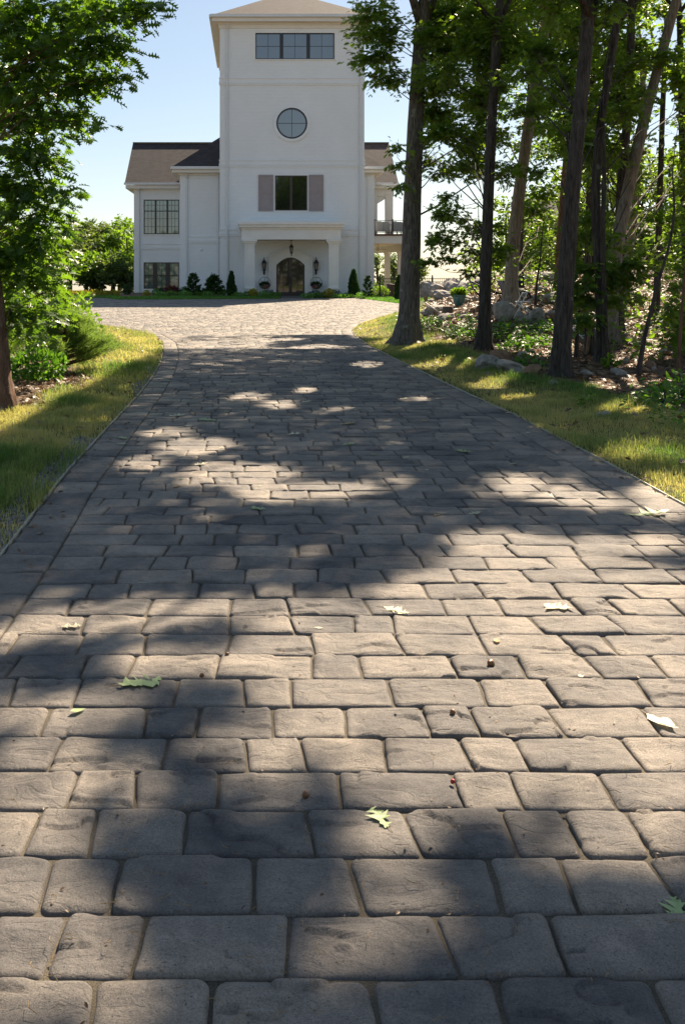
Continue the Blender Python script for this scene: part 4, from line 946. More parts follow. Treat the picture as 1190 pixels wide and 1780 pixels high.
for i, (px, py, Y, r, lab) in enumerate([(880, 380, 64, 3.4, 'far tree on the horizon left of the pale leaning tree'), (930, 400, 70, 3.2, 'far tree on the horizon in front of the olive house'), (1000, 330, 62, 4.2, 'large far tree right of the thickest trunk'), (1055, 300, 58, 4.2, 'large far tree behind the dark pair of trunks'),
        (1110, 290, 60, 4.5, 'large far tree behind the leaning beech'), (1165, 270, 56, 4.5, 'large far tree near the right edge'), (1215, 280, 60, 5, 'large far tree at the right edge of the view'), (1085, 400, 50, 2.6, 'smaller far tree low between the beech and the sapling'), (1150, 400, 48, 2.6, 'smaller far tree low near the right edge'), (1030, 420, 52, 2.2, 'smaller far tree low behind the broken stump')]):
    far_tree(lab, hx(px, Y), Y, hz(py, Y) + 2.2, r, 22, 'far trees beyond the rocky rise', n=2600, ls=.34, mat='farleaf' if i % 2 else 'oak', z0=-1.2)
# unseen wood behind the camera, there for the window panes to reflect
n = 2600; a = rng.uniform(-80, 80, n); P = np.stack([a, -42 - rng.uniform(0, 14, n), rng.uniform(-1, 15, n) * (.7 + .3 * np.sin(a / 7) + .2 * np.sin(a / 3.1))], -1)
Pq, D, Nn, s_, r_ = sprays(P, rng.normal(0, 1, (n, 3)), 6, 1.6, 1.3, .9)
props(leaf_obj('distant_wood', Pq, D, Nn, s_, r_, LF, M['farleaf']), 'unseen mass of trees behind the viewpoint, there for the windows to reflect', 'wood', None, 'stuff')

# ============================================================ GRASS, IVY, LITTER
def scatter(n, x0, x1, y0, y1, wf, p=0):
    X = rng.uniform(x0, x1, n); Y = rng.uniform(y0, y1, n); k = rng.random(n) < wf(X, Y); X, Y = X[k], Y[k]; return np.stack([X, Y, T(X, Y) - .01], -1)
Ps = []; Hs = []; Ws = []; Rs = []
for (n, x0, x1, y0, y1, h, w) in ((130000, -4.5, -1.3, 4.6, 12, .105, .0050), (90000, -5.5, -1.4, 12, 32, .12, .010), (110000, 2.9, 6.4, 5.5, 12, .09, .0050), (60000, 2.5, 5.6, 12, 22, .085, .006), (42000, 2.6, 8.5, 22, 42, .09, .011)):
    P = scatter(n, x0, x1, y0, y1, grassw); dry = fbm(P[:, 0] * 1.4 + 3, P[:, 1] * .9, 3)
    X, Y = P[:, 0], P[:, 1]; d = np.maximum(X - xr(Y), xl(Y) - X)
    base = np.where(X > 0, .95 - .55 * S((d - .45) / .7) * (Y > 9.0), .62 + .45 * S((Y - 14) / 8) * .3 + .25 * S((d - .9) / .7) * (Y < 13) )  # left lawn strawier toward the back: sunlight put into the blade colour
    r = np.clip(base + (dry - .5) * 2.4 + rng.normal(0, .20, len(P)), 0, 1)
    hh = .8 * h * (.55 + .9 * noise2(X * 5, Y * 4)) * rng.uniform(.5, 1.3, len(P)) * (1.35 - .7 * r) * np.where(rng.random(len(P)) < .03, 1.7, 1)
    k = (rng.random(len(P)) < .3) | ~((d < .10) & (noise2(X * 3, Y * 1.2) > .40)) & ~((X < 0) & (d < .2) & (noise2(X * 2.2, Y * .9 + 7) > .52) & (Y < 18)); Ps.append(P[k]); Hs.append(hh[k]); Ws.append(np.full(k.sum(), w)); Rs.append(r[k])
props(blades('grass', np.concatenate(Ps), np.concatenate(Hs), np.concatenate(Ws), np.concatenate(Rs), M['grassb'], .8), 'short green and straw coloured grass along both sides of the drive', 'grass', None, 'stuff')
# tuft-like lawn strips by the house
Ps = []
P = scatter(90000, -12, 9.6, 50, 64.5, lambda X, Y: np.where(((Y > yback(X)) & (Y < yback(X) + 1.9) & (X < 1.9)) | ((Y > yback(X)) & (Y < yback(X) + .9) & (X > 4) & (X < 7)) | ((X > xr(Y)) & (X < xr(Y) + 2.2) & (Y > 49) & (Y < 62)), 1., 0.))
props(blades('bed_grass', P, rng.uniform(.06, .15, len(P)), np.full(len(P), .03), rng.random(len(P)), M['bedgrass'], .6), 'bright clipped grass edging the planting beds by the house', 'grass', None, 'stuff')
# ivy and undergrowth
def cover(name, label, spots, leaf, mat, h=.22, dens=170, cat='ivy'):
    Pl = []
    for px, py, rx, ry in spots:
        c = at(px, py); X0, Y0 = c[0], c[1]; RX = rx * Y0 / F; RY = max(abs(at(px, py - ry * .8)[1] - Y0), .3)
        n = int(dens * pi * RX * RY); a = rng.uniform(0, 2 * pi, n); q = rng.random(n) ** .5
        X = X0 + RX * q * np.cos(a); Y = Y0 + RY * q * np.sin(a); k = (fbm(X * 2.2, Y * 2.2, 2) > .40 + .25 * q ** 3) & (X > xr(Y) + .15) ; X, Y = X[k], Y[k]
        Pl.append(np.stack([X, Y, T(X, Y) + h * rng.random(len(X)) ** .7 * (1.1 - q[k] ** 2 * .6) * (.5 + noise2(X * 3, Y * 3))], -1))
    P = np.concatenate(Pl); n = len(P); D = rng.normal(0, 1, (n, 3)) * [1, 1, .3]; Nn = np.array([0, 0, 1.]) + rng.normal(0, .5, (n, 3))
    return props(leaf_obj(name, P, D, Nn, leaf * rng.uniform(.6, 1.2, n), rng.random(n), LF, M[mat]), label, cat, None, 'stuff')
cover('ivy', 'dark green ivy carpet between the lawn and the rocky rise', [(775, 572, 55, 12), (745, 566, 30, 8), (810, 585, 40, 10), (880, 590, 60, 18), (930, 612, 60, 18), (905, 575, 50, 14), (870, 640, 20, 8), (930, 640, 40, 12), (950, 580, 30, 16)], .10, 'ivy', .24, 330)
cover('ivy', 'dark ivy patch at the right edge of the lawn in front of the wood', [(1040, 704, 50, 8), (1090, 715, 60, 10), (1150, 735, 60, 18), (1185, 705, 40, 16), (1120, 700, 40, 7)], .075, 'ivy', .20, 560)
cover('undergrowth', 'sunlit yellow green undergrowth scattered on the slope under the trees', [(820, 495, 45, 10), (850, 505, 40, 10), (790, 500, 30, 8), (900, 505, 50, 10), (960, 515, 40, 12), (925, 495, 60, 10), (985, 530, 30, 14), (1100, 600, 40, 10), (1150, 620, 50, 14), (1120, 570, 60, 14), (1170, 560, 50, 20), (1090, 640, 50, 6), (1180, 600, 40, 20), (1130, 530, 60, 16)], .13, 'understory', .5, 70, 'undergrowth')
# leaf litter on the wood floor and by the left trunk
P = scatter(90000, 3.6, 16, 8, 46, lambda X, Y: np.clip(1 - grassw(X, Y), 0, 1) * (X > xr(Y) + .5))
P2 = scatter(9000, -5.5, -2.2, 8.5, 15, lambda X, Y: np.clip(1 - grassw(X, Y), 0, 1)); P3 = scatter(700, -4, 6, 5, 30, lambda X, Y: grassw(X, Y)); P3[:, 2] += .05; P = np.concatenate([P, P2, P3]); n = len(P); P[:, 2] += .015
props(leaf_obj('leaf_litter', P, rng.normal(0, 1, (n, 3)) * [1, 1, .25], np.array([0, 0, 1.]) + rng.normal(0, .35, (n, 3)), rng.uniform(.04, .10, n) * (1 + P[:, 1] / 40), rng.random(n), OAK2, M['litter']), 'brown fallen leaves covering the floor of the wood', 'leaf litter', None, 'stuff')
n = 900; Y = np.concatenate([rng.uniform(2, 26, 500), rng.uniform(2, 26, 400)]); e1 = np.abs(rng.normal(0, .16, n)); X = np.where(np.arange(n) < 500, xl(Y) + e1 - .1, xr(Y) - e1 + .1); kk = noise2(X * 2, Y * 1.1) > .35; P = np.stack([X, Y, .012 + .004 * rng.random(n)], -1)[kk]; n = len(P)
props(leaf_obj('leaf_litter', P, rng.normal(0, 1, (n, 3)) * [1, 1, .15], np.array([0, 0, 1.]) + rng.normal(0, .3, (n, 3)), rng.uniform(.012, .055, n), rng.random(n), OAK2, M['litter']), 'dry brown leaf bits gathered along the borders of the paving', 'leaf litter', None, 'stuff')
# gravel strip between left lawn and paving
n = 9000; Y = rng.uniform(4.4, 17, n); X = xl(Y) - rng.random(n) ** 1.4 * .22 - .02; k = noise2(X * 2.2, Y * .9 + 7) > .5; X, Y = X[k], Y[k]; n = len(X)
oct_ = np.array([[1, 0, 0], [0, 1, 0], [-1, 0, 0], [0, -1, 0], [0, 0, .7], [0, 0, -.7]]); of = np.array([[0, 1, 4], [1, 2, 4], [2, 3, 4], [3, 0, 4]])
s_ = rng.uniform(.005, .016, n)[:, None, None]; V = np.stack([X, Y, T(X, Y) + .004], -1)[:, None] + oct_[None] * s_ * rng.uniform(.6, 1.3, (n, 1, 3)) + rng.normal(0, .002, (n, 6, 3))
props(link('gravel', raw_mesh('gravel', V, [(of[None] + (np.arange(n) * 6)[:, None, None]).reshape(-1, 3)]), M['gravel']), 'grey gravel strip along the left edge of the paving', 'gravel', None, 'stuff')

# ============================================================ SHRUBS AND BED PLANTS
def shrub(name, label, cat, x, y, rx, rz, mat, leaf=.10, n=900, group=None, shape='round', tp=LF, stem='barkd', ry=None, z=None):
    z = float(T(x, y)) if z is None else z; r = empty(name, (x, y, z), label, cat, group); o = (x, y, z); ry = ry or rx
    u = unit(rng.normal(0, 1, (n, 3))); q = rng.random(n) ** .33
    if shape == 'cone':
        t = rng.random(n) ** 1.25 * .97 + .01; a = rng.uniform(0, 2 * pi, n); w = np.minimum(1, (t + .08) / .22) * (1 - t) ** .62 * (1 + .16 * np.sin(a * 3 + t * 8)); q = rng.random(n) ** .25
        P = np.stack([rx * w * q * np.cos(a), ry * w * q * np.sin(a), rz * t], -1); D = np.stack([np.cos(a) * .35, np.sin(a) * .35, np.ones(n)], -1) + rng.normal(0, .2, (n, 3)); Nn = rng.normal(0, 1, (n, 3))
    elif shape == 'irregular':
        t = rng.random(n); lay = 7; kk = rng.integers(0, lay * 3, n); ang = kk * 2.4; th = (kk // 3 + .6) / lay; w = (1 - th) ** .7 * 1.0 + .12
        qq = rng.random(n) ** .5; P = np.stack([rx * w * qq * np.cos(ang), ry * w * qq * np.sin(ang), rz * (th * .9 + .12 * qq)], -1) + rng.normal(0, 1, (n, 3)) * rx * .10; D = np.stack([np.cos(ang), np.sin(ang), .5 + 0 * ang], -1) + rng.normal(0, .4, (n, 3)); Nn = rng.normal(0, 1, (n, 3))
    else:
        lump = 1 + .25 * (noise2(u[:, 0] * 3 + x * 7, u[:, 2] * 3 + y) - .5) * 2; P = u * q[:, None] * lump[:, None] * [rx, ry, rz / 2] + [0, 0, rz / 2]; P[:, 2] = np.maximum(P[:, 2], .02); D = u + rng.normal(0, .5, (n, 3)) + [0, 0, .3]; Nn = u + rng.normal(0, .6, (n, 3)) + [0, 0, .5]
    leaf_obj('foliage', P, D, Nn, leaf * rng.uniform(.6, 1.25, n), rng.random(n), tp, M[mat], r)
    mb = MB(); mb.tube([(0, 0, -.05), (.02, 0, rz * .5), (0, .02, rz * .85)], [max(.012, rx * .06), .012, .005], 6)
    for k in range(5): a = k * 1.3; mb.tube([(0, 0, .05), (rx * .5 * cos(a), ry * .5 * sin(a), rz * .5)], [.012, .004], 5, False)
    mb.build('stem', M[stem], r, True); return r
def hs(px, base, top, w, Y): return hx(px, Y), Y, w * Y / F / 2, (base - top) * Y / F
for px, b_, t_2, w, Y, nm, lab, mat, sh, lf, n in [
    (402, 513, 470, 19, 60.5, 'arborvitae', 'dense dark arborvitae left of the portico', 'thuja', 'cone', .13, 2200),
    (614, 513, 465, 22, 61.5, 'arborvitae', 'dense arborvitae cone right of the portico', 'thuja', 'cone', .13, 2400),
    (693, 515, 472, 19, 55, 'arborvitae', 'arborvitae cone beside the big oak trunk in front of the picket fence', 'thuja', 'cone', .12, 2200),
    (336, 513, 474, 26, 61, 'layered_conifer', 'dark tiered conifer in front of the left downspout', 'thuja', 'irregular', .13, 1500),
    (372, 513, 478, 34, 61, 'dwarf_pine', 'spiky dwarf conifer between the tiered conifer and the arborvitae', 'thuja', 'irregular', .18, 1300),
    (639, 513, 474, 16, 59.5, 'open_conifer', 'loose open conifer in front of the right corner of the house', 'thuja', 'irregular', .12, 1000),
    (298, 505, 487, 26, 62, 'japanese_maple', 'small maroon japanese maple under the lower left window', 'maroon', 'round', .13, 420),
    (661, 512, 492, 30, 61, 'flowering_shrub', 'light green rounded shrub in front of the picket fence', 'understory', 'round', .12, 900),
    (440, 514, 500, 15, 60.2, 'gold_shrub', 'small yellow green shrub at the foot of the left column', 'gold', 'round', .11, 420),
    (571, 512, 496, 20, 60.6, 'gold_shrub', 'yellow green shrub at the foot of the right column', 'gold', 'round', .11, 520),
    (468, 514, 504, 20, 61.6, 'lavender_shrub', 'blue grey mound left of the doorway', 'blue', 'round', .09, 420),
    (547, 514, 504, 24, 61.6, 'lavender_shrub', 'blue grey mound right of the doorway', 'blue', 'round', .09, 460),
    (585, 513, 501, 16, 61.4, 'lavender_shrub', 'pale blue grey mound behind the right gold shrub', 'blue', 'round', .09, 300),
    (222, 515, 498, 14, 66, 'evergreen_shrub', 'dark shrub at the left corner of the house', 'thuja', 'round', .12, 420),
    (255, 514, 504, 12, 62, 'gold_shrub', 'pale yellow green tuft under the left window', 'gold', 'round', .10, 260)]:
    x, y, rx, rz = hs(px, b_, t_2, w, Y); shrub(nm, lab, 'shrub' if sh == 'round' else 'conifer', x, y, rx, rz, mat, lf, n, None, sh)
for i, (px, w) in enumerate([(280, 22), (300, 26), (322, 24), (345, 26), (362, 20), (388, 26), (415, 22), (432, 24), (458, 26), (480, 22), (535, 24), (555, 22), (590, 30), (604, 24), (628, 22)]):
    Y = 60.0 + .6 * (i % 2); x, y, rx, rz = hs(px, 516, 508.5 - (i % 3), w, Y); shrub('low_juniper', 'low green mound of groundcover in the bed along the house front', 'shrub', x, y, rx, rz, 'ivy' if i % 2 else 'bedgrass', .10, 330, 'low mounds in the bed')
for i in range(8):
    x, y, rx, rz = hs(272 + i * 12, 513, 500 - (i % 3) * 2, 16, 62.2); shrub('evergreen_shrub', 'mid green shrub in the row under the left windows', 'shrub', x, y, rx, rz, 'thuja' if i % 2 else 'ivy', .11, 300, 'shrubs under the left windows')
for i in range(11):
    px = 112 + i * 9.3; Y = 62.3 + .3 * (i % 2); x, y, rx, rz = hs(px, 520, 511.5 - (3.5 if i == 6 else i % 2), 10, Y); shrub('yellow_flower_clump', 'yellow flowering clump in the row at the far edge of the court', 'flowers', x, y, rx, rz, 'gold', .11, 170, 'yellow flower clumps')
# soil of the beds
props(MB().box(-10.4, -9.6, 61.6, 61.8, -.1, .04).build('mulch_bed', M['mulch']), kind='structure')
mb = MB()
for x0, x1, y0, y1 in ((-19, -9.5, 61.4, 63.6),): mb.box(x0, x1, y0, y1, -.2, .03)
props(mb.build('mulch_bed', M['mulch']), kind='structure')

# left: young pine, low shrub, leafy sapling behind
b = at(112, 648); r = empty('young_pine', b, 'soft needled young pine at the edge of the left lawn', 'pine'); mb = MB(); H = hz(545, b[1]) - b[2]
mb.tube([(0, 0, -.1), (.03, 0, H * .5), (0, .02, H)], [.045, .03, .006], 8); Pn = []; Dn = []
for k in range(64):
    t = rng.uniform(.12, 1) ; a = rng.uniform(0, 2 * pi); L = (1.02 - t) * .72 + .18; p0 = np.array([0, 0, H * t * .9]); e = p0 + [L * cos(a), L * sin(a), .30 * L + .06]; mid = (p0 + e) / 2 - [0, 0, .05]
    mb.tube([p0, mid, e], [.014, .009, .004], 5, False)
    for s in np.linspace(.3, 1, 9):
        c = p0 * (1 - s) ** 2 + 2 * mid * s * (1 - s) + e * s * s; m = 40; Pn.append(c + rng.normal(0, .03, (m, 3))); Dn.append((e - p0) / L * .8 + rng.normal(0, .55, (m, 3)) + [0, 0, .25])
P = np.concatenate(Pn); D = np.concatenate(Dn); n = len(P)
NEED = tpl([(0, .025), (.5, .03), (1, .005)], 0, .12)
mb.build('trunk', M['barkr'], r, True); leaf_obj('needles', P, D, rng.normal(0, 1, (n, 3)), rng.uniform(.08, .13, n), np.clip(rng.random(n) * .8 + .2 * noise2(P[:, 0] * 3, P[:, 2] * 4), 0, 1), NEED, M['pine'], r)
b = at(62, 662); shrub('low_shrub', 'low dark leaved shrub below the young pine', 'shrub', b[0], b[1], .42, .42, 'ivy', .09, 800)
b = at(30, 640); shrub('low_shrub', 'loose green shrub behind the left oak trunk', 'shrub', b[0] - .1, b[1] + 3.5, .9, 1.3, 'understory', .11, 1700)
b = at(148, 612); shrub('low_shrub', 'feathery green shrub right behind the young pine', 'shrub', b[0], b[1], .5, .40, 'understory', .07, 900, tp=SPK)
for i, (px, Y, w, h) in enumerate([(15, 21, .8, 2.0), (52, 23, .8, 1.6), (-10, 17, .8, 2.0), (90, 28, .8, 1.3), (40, 30, 1.1, 2.1)]):
    x = hx(px, Y); shrub('bank_shrub', ['tall bright shrub behind the left oak trunk', 'wide bright shrub on the left bank', 'leafy shrub at the left edge', 'rounded shrub beside the court edge', 'big shrub at the foot of the left bank'][i], 'shrub', x, Y, w, h, 'farleaf' if i % 2 else 'oakl', .14, 1000, 'shrubs on the left bank', tp=OAK2)
# right: broad leaved seedling at the edge
for i, (px, py, s) in enumerate([(1152, 712, .5), (1182, 700, .6), (1060, 640, .3)]):
    b = at(px, py); shrub('seedling', ['broad leaved seedling standing in the right ivy', 'broad leaved seedling at the right edge above the ivy', 'small seedling in the litter near the dark trunks'][i], 'seedling', b[0], b[1], s * .3, s * .6, 'ivy' if i < 2 else 'understory', .09, 70, tp=OVAL)

# ============================================================ ROCKS
def rock(mb, c, sx, sy, sz, seed, n=2):
    import bmesh
    bm = bmesh.new(); bmesh.ops.create_icosphere(bm, subdivisions=n, radius=1); a = seed * 1.7
    V = np.array([v.co[:] for v in bm.verts]); V = V * (1 + .2 * (fbm(V[:, 0] * 5 + seed, V[:, 1] * 5 + V[:, 2] * 3, 2)[:, None] - .5)) * (1 + .55 * (fbm(V[:, 0] * 1.3 + seed * 3.1 + V[:, 2], V[:, 1] * 1.3 + seed * 7.7 - V[:, 2], 3)[:, None] - .5) * 2)
    V = np.sign(V) * np.abs(V) ** .8 if seed % 2 else V
    V = V * [sx, sy, sz]; ca, sa = cos(a), sin(a); V = np.stack([V[:, 0] * ca - V[:, 1] * sa, V[:, 0] * sa + V[:, 1] * ca, V[:, 2]], -1); tl = .35 * sin(seed * 2.3); V[:, 2] += V[:, 0] * tl
    mb.add(V + np.array(c), [[v.index for v in f.verts] for f in bm.faces]); bm.free()
def place_rock(name, label, px, py, w, h, mat, seed, group=None, sink=.25, n=3, dd=1.0, parts=1):
    b = at(px, py); s = w * b[1] / F / 2; hh = h * 1.3 * b[1] / F; mb = MB(); rock(mb, (0, 0, hh * (.5 - sink)), s, s * .8 * dd, hh * .62, seed, n)
    for k in range(parts - 1): rock(mb, (rng.uniform(-1, 1) * s * .6, rng.uniform(-.4, .4) * s, hh * rng.uniform(0, .5)), s * .6, s * .4, hh * .25, seed + k + 5, 2)
    o = mb.build(name, M[mat], None, False); o.location = b; return props(o, label, 'rock', group)
for i, a in enumerate([('boulder', 'large tilted ledge of grey rock at the top of the rise beside the big oak', 788, 500, 62, 34, 'stone', 3), ('boulder', 'grey ledge rock left end of the outcrop', 752, 512, 46, 30, 'stone', 5), ('flat_rock', 'long pale slab sloping below the ledge', 772, 520, 58, 14, 'stone', 8),
    ('flat_rock', 'jagged flat rocks lying in front of the planter', 760, 545, 50, 16, 'stone', 4), ('flat_rock', 'pale flat stone in front of the tree stump', 773, 556, 36, 10, 'stone', 6), ('boulder', 'rounded boulder against the pale leaning tree', 878, 556, 36, 26, 'stone', 7),
    ('boulder', 'round mossy boulder beside the white metal frame', 931, 565, 30, 24, 'stone', 9), ('boulder', 'mossy boulder left of the round one', 908, 560, 26, 14, 'stone', 10), ('boulder', 'rusty brown boulder at the foot of the dark oak', 868, 635, 44, 26, 'stonew', 11),
    ('flat_rock', 'layered grey rock at the lawn edge below the dark oak', 845, 640, 46, 20, 'stone', 12), ('flat_rock', 'grey rock at the lawn edge right of the rusty boulder', 893, 648, 50, 16, 'stone', 13), ('flat_rock', 'small brown rock beside the thickest trunk', 925, 650, 30, 14, 'stonew', 14),
    ('boulder', 'grey boulder on the crest left of the reddish trunk', 950, 488, 32, 14, 'stone', 15), ('boulder', 'grey boulder on the crest beside the bare sapling', 915, 492, 26, 14, 'stone', 16), ('flat_rock', 'dark rock low on the crest behind the reddish trunk', 955, 525, 28, 14, 'stone', 17),
    ('flat_rock', 'stone in the litter right of the thickest trunk', 1075, 650, 24, 8, 'stone', 18), ('flat_rock', 'stone in the litter under the leaning sapling', 1130, 638, 18, 10, 'stonew', 19), ('flat_rock', 'pale flat stone in the grass by the thickest trunk', 958, 668, 20, 7, 'stone', 20), ('boulder', 'rock at the crest right of the planter', 832, 500, 36, 14, 'stone', 22), ('flat_rock', 'small flat stone in the right ivy edge', 1048, 722, 26, 5, 'stone', 23)]):
    place_rock(a[0], a[1], a[2], a[3], a[4], a[5], a[6], a[7], None, dd=1.1, parts=2 if 'ledge' in a[1] or 'jagged' in a[1] or 'layered' in a[1] else 1)
for i in range(90):
    px, py = (rng.uniform(735, 1000), rng.uniform(500, 556)) if i < 60 else (rng.uniform(900, 1190), rng.uniform(560, 655))
    place_rock('rubble_stone', 'weathered stone lying loose in the leaf litter of the wooded slope', px, py, rng.uniform(7, 20), rng.uniform(4, 9), 'stonew' if rng.random() < .3 else 'stone', i + 30, 'loose stones on the wooded slope', n=2)

# ============================================================ GARDEN OBJECTS
def root_at(name, px, py, label, cat, Y=None):
    b = at(px, py); return empty(name, b, label, cat), b, b[1] / F
r, b, u = root_at('planter', 797, 532, 'large teal glazed planter with a green plant on the rocky slope', 'planter'); u *= 1.12
MB().lathe((0, 0, 0), [(5 * u, -.03), (6 * u, 1 * u), (8.6 * u, 7 * u), (10 * u, 13 * u), (10.4 * u, 16 * u), (10.9 * u, 16.5 * u), (10.9 * u, 17.6 * u), (9.8 * u, 17.8 * u), (9.3 * u, 16 * u)], 28).build('pot', M['pot'], r, True)
n = 700; uu = unit(rng.normal(0, 1, (n, 3))); P = uu * [10 * u, 10 * u, 6 * u] * (rng.random((n, 1)) ** .6) + [0, 0, 20 * u]
leaf_obj('plant', P, uu + [0, 0, .4], rng.normal(0, 1, (n, 3)), rng.uniform(.06, .12, n), rng.random(n), LF, M['understory'], r)
r, b, u = root_at('tree_stump', 778, 545, 'short cut tree stump in front of the teal planter', 'stump')
MB().lathe((0, 0, 0), [(12 * u, -.08), (10.5 * u, 3 * u), (9.2 * u, 8 * u), (9 * u, 12 * u)], 18).build('stump_bark', M['bark'], r, True); MB().lathe((0, 0, 0), [(8.3 * u, 11.9 * u), (8.2 * u, 12.4 * u)], 18).build('cut_face', M['wood'], r)
r, b, u = root_at('shovel', 764, 548, 'long handled shovel leaning over the flat rocks', 'shovel')
MB().tube([(-19 * u, .5, 21 * u), (0, 0, .06)], [.018, .02], 8).build('handle', M['tool'], r, True)
m = MB(); m.prism([(-2 * u, 4 * u), (3.5 * u, 2 * u), (7 * u, -4 * u), (2 * u, -5 * u), (-3 * u, -1 * u)], -.02, .02); m.build('blade', M['alu'], r)
r, b, u = root_at('wheelbarrow', 878, 540, 'dark blue wheelbarrow behind the pale leaning tree', 'wheelbarrow')
b2 = np.array([hx(884, b[1] + 1.2), b[1] + 1.2, float(T(hx(884, b[1] + 1.2), b[1] + 1.2))]); r.location = b2; u = b2[1] / F
m = MB(); V = []
for x0, x1, y, z in ((-16 * u, 18 * u, .34, .62), (-9 * u, 7 * u, .2, .30)): V += [(x0, -y, z), (x1, -y, z), (x1, y, z), (x0, y, z)]
m.add(V, [(4, 5, 6, 7), (0, 4, 7, 3), (0, 1, 5, 4), (1, 2, 6, 5), (2, 3, 7, 6)]); m.add([(x * .97, y * .97, z + .02) for x, y, z in V], [(7, 6, 5, 4), (3, 7, 4, 0), (4, 5, 1, 0), (5, 6, 2, 1), (6, 7, 3, 2)]); m.build('tray', M['navy'], r)
for s in (-1, 1): MB().tube([(-1.0, s * .28, .62), (-.35, s * .22, .30), (.35, s * .05, .2)], .02, 8).build('handle', M['iron'], r, True); MB().tube([(-.30, s * .2, .3), (-.34, s * .24, -.02), (-.1, s * .2, .28)], .014, 6).build('leg', M['iron'], r, True)
m = MB(); c_ = [(.42 + .17 * cos(a), 0, .17 + .17 * sin(a)) for a in np.linspace(0, 2 * pi, 21)]; m.tube(c_, .035, 8, False); m.lathe((.42, 0, .17), [(.1, -.01), (.1, .01)], 10); m.build('wheel', M['iron'], r, True)
r, b, u = root_at('bucket', 868, 549, 'small bright blue bucket left of the pale leaning tree', 'bucket')
MB().lathe((0, 0, 0), [(.12, 0), (.16, .24), (.17, .25), (.15, .25)], 16).build('pail', M['bluep'], r, True); MB().tube([(.16 * cos(a), .0, .25 + .10 * sin(a)) for a in np.linspace(0, pi, 11)], .006, 5).build('handle', M['alu'], r)
r, b, u = root_at('folding_chair', 908, 553, 'white tubular metal chair lying folded by the boulders', 'chair')
m = MB()
for s in (-1, 1): m.tube([(-.28, s * .2, 0), (.05, s * .2, .62)], .014, 6); m.tube([(.30, s * .2, 0), (-.12, s * .2, .40)], .014, 6)
for p, q_ in (((-.12, .40), (-.12, .40)), ((.05, .62), (.05, .62)), ((.22, .12), (.22, .12))): m.tube([(p[0], -.2, p[1]), (p[0], .2, p[1])], .012, 6)
m.build('chair_frame', M['alu'], r, True); m = MB()
for k in range(5): m.bar((-.10 + k * .06, -.19, .40), (-.10 + k * .06, .19, .40), .035, .01)
m.build('seat', M['alu'], r)
r, b, u = root_at('ladder', 1003, 590, 'white slatted metal piece leaning behind the thickest trunk', 'ladder')
m = MB()
for s in (-1, 1): m.bar((-.22 + s * .05, 0, .38), (.18 + s * .05, 0, 0), .02)
for k in range(6): x = -.22 + .4 * k / 5; m.bar((x - .05, 0, .38 - .38 * k / 5), (x + .05, 0, .38 - .38 * k / 5), .018)
m.build('ladder_rails', M['alu'], r)
# broken stump with splintered bark
r, b, u = root_at('broken_stump', 1024, 618, 'jagged broken stump with pale split wood among the dark trunks', 'stump'); m = MB(); n = 16; V = []
hts = [46, 52, 38, 30, 44, 60, 55, 34, 28, 40, 50, 36, 30, 42, 57, 49]
for k in range(n): a = 2 * pi * k / n; V += [(14 * u * cos(a), 12 * u * sin(a), -.1), (9.5 * u * cos(a), 9 * u * sin(a), 10 * u), (8.5 * u * cos(a), 8 * u * sin(a), hts[k] * u), (6 * u * cos(a), 5.5 * u * sin(a), hts[k] * u - .06), (5 * u * cos(a), 5 * u * sin(a), 8 * u)]
Fs = []
for k in range(n):
    j = (k + 1) % n
    for q_ in range(4): Fs.append((k * 5 + q_, j * 5 + q_, j * 5 + q_ + 1, k * 5 + q_ + 1))
m.add(V, Fs); m.build('stump_bark', M['barkd'], r)
m = MB(); m.prism([(-13 * u, 4 * u), (-10 * u, 12 * u), (-7 * u, 34 * u), (-5 * u, 46 * u), (-3 * u, 30 * u), (-5 * u, 10 * u), (-9 * u, 2 * u)], -11 * u, -9 * u); m.build('split_wood', M['wood'], r)

# ============================================================ LEAVES AND ACORNS ON THE PAVING
def ground_pt(px, py): Y = Yp(py); return hx(px, Y), Y
def fallen(px, py, wpx, ang, mat, label, tp=OAK, lift=.012, curl=.10, group=None, name='fallen_leaf'):
    x, y = ground_pt(px, py); s = wpx * 1.2 * y / F; Vt, f = tp; V = Vt.copy(); V[:, 0] -= .5; V *= s
    V[:, 2] = .004 + lift * rng.uniform(.6, 1.4) + (V[:, 1] ** 2 * curl * 9 + V[:, 0] ** 2 * curl * 3) * (1 / max(s, .03)) * .35
    V[:, 2] += .35 * s * .25 * (V[:, 0] / s) * rng.choice([-1, 1]); V[:, 2] -= V[:, 2].min() - .003
    V[:, :2] += rng.normal(0, .006 * s / .1, (len(V), 2))
    c, sn = cos(ang), sin(ang); V = np.stack([V[:, 0] * c - V[:, 1] * sn, V[:, 0] * sn + V[:, 1] * c, V[:, 2]], -1)
    z = float(T(x, y)) + .02 if not inside(x, y) else 0.0
    o = link(name, raw_mesh(name, V, [f], {'rnd': rng.random(len(V)) * .5 + rng.random() * .5}), M[mat]); o.location = (x, y, z)
    props(o, label, 'leaf', group or 'fallen leaves on the paving')
    if wpx > 30:
        mb = MB(); e = V[0]; d = unit(np.array([e[0], e[1], 0])); mb.tube([e, e + d * s * .18 + [0, 0, .004], e + d * s * .34], [.0013, .001, .0009], 5); q_ = mb.build('stalk', M['ftan'], o)
